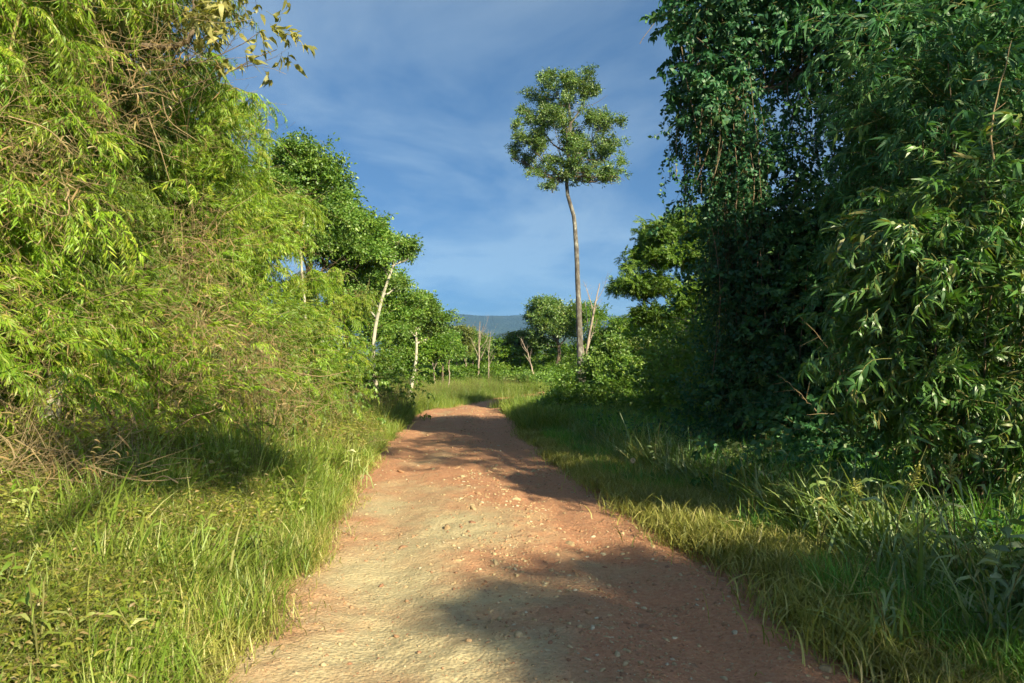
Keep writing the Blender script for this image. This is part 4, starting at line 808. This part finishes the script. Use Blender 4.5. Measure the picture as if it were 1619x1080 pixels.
# right verge: short dry grass, then deeper green
cover('grass', 12000, 2.2, 22, -.32, 1.35, 1, 'short', 'grassV', (.8, 2.0), seed=8)
cover('grass', 2600, 2.2, 22, .15, 1.3, 1, 'mid', 'grassR', (.3, .9), seed=28, thresh=(1.3, .0))
cover('grass', 420, 3, 22, .9, 2.2, 1, 'mid', 'reed', (1.0, 1.9), seed=48)
cover('grass', 420, 3.2, 22, .2, 2.6, -1, 'mid', 'grassV', (.8, 1.35), seed=49, thresh=(.8, .0))
cover('grass', 420, 4.5, 14, .15, 1.7, -1, 'mid', 'grassL', (1.1, 1.8), seed=51, thresh=(.9, -.02))
cover('weeds', 160, 2.6, 18, .5, 3.0, -1, 'weed', 'grassL', (.35, .7), seed=50)
cover('straw_litter', 500, 2.2, 16, -.2, .5, 1, 'straw', 'dry', (.2, .45), 'tan', seed=29)
cover('weeds', 420, 3.4, 12, .9, 3.2, 1, 'weed', 'reed', (.5, 1.0), seed=30)
cover('grass', 700, 3.4, 14, .9, 3.2, 1, 'mid', 'reed', (.8, 1.5), seed=32)
cover('grass', 700, 2.4, 24, .1, 1.3, 1, 'mid', 'grassV', (.3, .55), seed=9, thresh=(.9, 0))
cover('grass', 3800, 4.5, 34, 1.1, 5.5, 1, 'mid', 'grassR', (.65, 1.25), seed=10)
cover('grass', 1500, 5, 34, 1.3, 5.0, 1, 'mid', 'grassR', (1.2, 2.0), seed=11)
cover('grass', 500, 6, 26, 1.0, 3.5, 1, 'mid', 'grassV', (1.0, 1.7), seed=45)
cover('weeds', 900, 3.0, 30, 1.3, 6, 1, 'weed', 'dark', (.6, 1.2), seed=12)
cover('trailing_cover', 2500, 3, 26, 1.6, 8, 1, 'fine', 'grassR', (.9, 1.6), seed=13, raise_=.25)
cover('grass', 1700, 20, 38, -.35, 3.0, 1, 'mid', 'grassF', (1.1, 1.9), seed=14)
cover('grass', 1500, 22, 50, -.15, 4.5, -1, 'tall', 'grassF', (.7, 1.15), seed=15)
# the clearing
n = 7000; yy = 36 + 38 * r_.random(n); xx = PX(600, yy) + (PX(1130, yy) - PX(600, yy)) * r_.random(n)
k = (np.abs(xx - road_c(yy)) > 1.2) | (yy > 56); xx, yy = xx[k], yy[k]
scatter('field_grass', np.stack([xx, yy, G(xx, yy)], 1), r_.uniform(0, 6.28, len(xx)), 0, r_.uniform(.55, 1.15, len(xx)) * (.6 + .8 * (fbm(xx * .25, yy * .25, 4) + .5)), 'field', 'grassF', None, roll=.1)

# ------------------------------------------------------------------ reeds, tall weeds and seed heads along the right
def reed(label, x, y, n, h, seed, w=.024, mat='reed', group='coarse reed clumps along the right verge', heads=0, lean=.8):
    r = np.random.default_rng(seed); z = float(G(x, y)); e = empty('reed_clump', (x, y, z), label, 'reeds', group)
    mb = MB(); blades(mb, n, h, w, 1.1, lean, r, base=.10, seg=4, curl=1.15); obj('blades', mb.mesh('blades', [M[mat]]), e)['kind'] = 'stuff'
    for k in range(max(3, n // 9)):
        a = r.uniform(0, 6.28); l = h * r.uniform(.75, 1.15); en = np.array([cos(a) * .28 * l, sin(a) * .28 * l, l * .95]); p = smooth_path([(0, 0, -.03), en * [.3, .3, .5], en], 10)
        mb = MB(); mb.add(*tube(p, np.linspace(.006, .003, 10), 5)); st = obj('stalk', mb.mesh('stalk', [M['gtwig']], True), e)
        m = 7; t = np.linspace(.2, .95, m); P = np.stack([np.interp(t, np.linspace(0, 1, 10), p[:, i]) for i in range(3)], 1); b = a + np.arange(m) * 2.6 + r.normal(size=m) * .3
        ml = MB(); leaves(ml, P, np.stack([np.cos(b), np.sin(b), .7 + 0 * b], 1), .34 * r.uniform(.7, 1.2, m) * h, .024, .75, r=r); obj('stalk_leaf', ml.mesh('stalk_leaf', [M[mat]]), st)
        if k < heads:
            mh = MB(); nn = 46; D = sphere_dir(nn, r) + [0, 0, .55]; t = .86 + .14 * r.random(nn); P = np.stack([np.interp(t, np.linspace(0, 1, 10), p[:, i]) for i in range(3)], 1)
            leaves(mh, P, D, .055 * r.uniform(.6, 1.3, nn), .009, .1, r=r); P2 = P + unit(D) * .05; leaves(mh, P2, sphere_dir(nn, r), .02, .012, 0, r=r)
            obj('seed_head', mh.mesh('seed_head', [M['grassV']]), st)
    return e
RD = [('reed clump with a bushy seed head, farthest right on the verge', PX(1510, 4.9), 4.9, 44, 1.05, 1), ('reed clump with two seed heads left of the farthest-right one', PX(1400, 5.6), 5.6, 42, 1.05, 2), ('low reed clump leaning over the grass in front of the dark hollow', PX(1290, 6.6), 6.6, 36, .8, 0),
      ('arching reed clump midway along the right verge', PX(1215, 7.6), 7.6, 36, .8, 0), ('pale bright grass clump at the edge of the sunlit verge', PX(1175, 8.8), 8.8, 40, .75, 0), ('short reed clump nearest the bottom right corner', PX(1570, 4.0), 4.0, 34, .8, 0),
      ('broad-bladed reed clump below the long-leaved shrub', PX(1580, 5.9), 5.9, 40, 1.1, 1), ('slender reed clump between the two seed-headed clumps', PX(1450, 4.9), 4.9, 32, .8, 0), ('low coarse clump at the front of the right verge', PX(1400, 4.1), 4.1, 26, .5, 0), ('far reed clump beside the shaded meadow grass', PX(1090, 10.5), 10.5, 40, .8, 0)]
for i, (lb, x, y, n, h, hd) in enumerate(RD): reed(lb, x, y, n, h, 300 + i, heads=hd)
for i, (lb, x, y, n, h) in enumerate([('tall green grass clump in the bottom left corner', PX(70, 3.3), 3.3, 20, .62), ('grass clump with seed stalks leaning over the left road edge', PX(560, 10.6), 10.6, 44, .95), ('green grass clump halfway up the left verge', PX(300, 5.2), 5.2, 40, .6), ('bright grass clump hanging over the left road edge', PX(420, 5.6), 5.6, 46, .55), ('bright grass clump beside the left grass shadow', PX(470, 7.6), 7.6, 46, .65), ('pale clump with drooping blades near the bottom of the left verge', PX(235, 3.7), 3.7, 26, .45)]):
    reed(lb, x, y, n, h, 330 + i, w=.012, mat='grassL', group='grass clumps along the left verge', heads=3 if i == 1 else 0)
# two small weeds that stand out
def leafy(label, x, y, h, mat, seed, l=.10, w=.035, group=None, cat='weed'):
    r = np.random.default_rng(seed); z = float(G(x, y)); e = empty('leafy_weed', (x, y, z), label, cat, group)
    for s_ in range(5):
        a = r.uniform(0, 6.28); en = np.array([cos(a) * .25 * h, sin(a) * .25 * h, h * r.uniform(.6, 1)]); p = smooth_path([(0, 0, -.02), en * [.4, .4, .6], en], 8); mb = MB(); mb.add(*tube(p, .004, 4)); st = obj('stem', mb.mesh('stem', [M['gtwig']]), e)
        m = 16; t = .15 + .85 * np.arange(m) / m; P = np.stack([np.interp(t, np.linspace(0, 1, 8), p[:, i]) for i in range(3)], 1); b = np.arange(m) * 2.4
        ml = MB(); leaves(ml, P, np.stack([np.cos(b), np.sin(b), .25 + 0 * b], 1), l * r.uniform(.7, 1.2, m), w, .3, r=r); obj('foliage', ml.mesh('foliage', [M[mat]]), st)
leafy('upright leafy weed standing in front of the dark bush foot', PX(1265, 8.2), 8.2, .75, 'grassR', 1)
leafy('bright broad-leaved seedling at the left edge of the view', PX(28, 4.3), 4.3, .28, 'lime', 2, .14, .05)
leafy('bushy weed with yellowish tips beside the arching reed clump', PX(1290, 6.0), 6.0, .55, 'grassV', 3, .05, .012)
leafy('thin-leaved weed with yellowish tips in front of the seed-headed reeds', PX(1350, 5.0), 5.0, .5, 'grassV', 4, .05, .012)
# the small white puff in the meadow
x, y = PX(1000, 10.0), 10.0; z = float(G(x, y)); e = empty('puff_flower', (x, y, z), 'single round cream seed puff on a stalk in the right-hand grass', 'flower')
mb = MB(); mb.add(*tube(smooth_path([(0, 0, 0), (.02, 0, .22), (0, 0, .42)], 6), .003, 4)); obj('stalk', mb.mesh('stalk', [M['gtwig']]), e)
mb = MB(); rp = np.random.default_rng(3); D = sphere_dir(220, rp); leaves(mb, D * .006 + [0, 0, .44], D, .036, .008, 0, r=rp)
pm, t_ = newmat('puff_white'); d_ = N(t_, 'ShaderNodeBsdfDiffuse'); d_.inputs[0].default_value = (.75, .66, .45, 1); o_ = N(t_, 'ShaderNodeOutputMaterial'); L(t_, d_, 0, o_, 0); obj('seed_ball', mb.mesh('seed_ball', [pm]), e)

# ------------------------------------------------------------------ stones: 300 picked out, the rest gravel
rs = np.random.default_rng(77); RM = []
for k in range(9): RM.append(rock(rs, 2).mesh('stone', [M['stone']]))
def stone_band(t):   # stones gather right of the centre and along the edges
    return .25 + .9 * np.exp(-((t - .15) / .30)**2) + .8 * np.exp(-((t - .85) / .25)**2) + .25 * np.exp(-((t + .9) / .15)**2)
cnt = 0
while cnt < 300:
    y = 2.6 * (13 / 2.6) ** rs.random(); t = rs.uniform(-.92, .95)
    if rs.random() > stone_band(t) / 1.3 * (.4 + 1.6 * float(vnoise(t * 3, y * 1.3, 5)) ** 2): continue
    s = min(.036 + .034 * rs.exponential(), .17); x = road_c(y) + t * (HWID + .1); o = obj('stone', RM[rs.integers(9)], road, (x, y, road_surf(x, y) + s * .06))
    o.location.z -= s * .14; o.scale = (s, s, s * rs.uniform(.7, 1)); o.rotation_euler = (rs.normal() * .25, rs.normal() * .25, rs.uniform(0, 6.28)); cnt += 1
n = 42000; y = 2.0 * (40 / 2.0) ** rs.random(n); t = rs.uniform(-.98, .98, n); k = rs.random(n) < stone_band(t) / 1.3 * (.25 + 1.5 * vnoise(t * 4, y * 1.6, 8) ** 2); y, t = y[k], t[k]; n = len(y)
x = road_c(y) + t * (HWID + .15); z = roadz((x - road_c(y)) / (HWID + .25), y); s = np.clip(.009 + .012 * rs.exponential(size=n), 0, .055) * (1 + y * .03)
scatter('gravel', np.stack([x, y, z], 1), rs.uniform(0, 6.28, n), rs.normal(size=n) * .3, s, 'pebble', 'stone', None, 'stone', r=rs)
n = 26000; y = 1.9 * (12 / 1.9) ** rs.random(n); t = rs.uniform(-.98, .98, n); x = road_c(y) + t * (HWID + .1)
scatter('grit', np.stack([x, y, roadz((x - road_c(y)) / (HWID + .25), y)], 1), rs.uniform(0, 6.28, n), rs.normal(size=n) * .3, rs.uniform(.005, .015, n), 'pebble', 'stone', None, 'stone', r=rs)

# ------------------------------------------------------------------ air
hm, t = newmat('haze_air'); v = N(t, 'ShaderNodeVolumePrincipled'); v.inputs['Density'].default_value = 1.6e-4; v.inputs['Color'].default_value = (.22, .46, .92, 1); v.inputs['Anisotropy'].default_value = .1
o = N(t, 'ShaderNodeOutputMaterial'); t.links.new(v.outputs[0], o.inputs['Volume'])
X0, X1, Y0, Y1, Z0, Z1 = -9500, 9500, -1200, 6650, -140, 330
Vb = np.array([[a, b, c] for a in (X0, X1) for b in (Y0, Y1) for c in (Z0, Z1)], float)
tag(obj('haze', mesh('haze', Vb, [np.array([[0, 1, 3, 2], [4, 6, 7, 5], [0, 4, 5, 1], [2, 3, 7, 6], [0, 2, 6, 4], [1, 5, 7, 3]])], [hm])), kind='stuff')
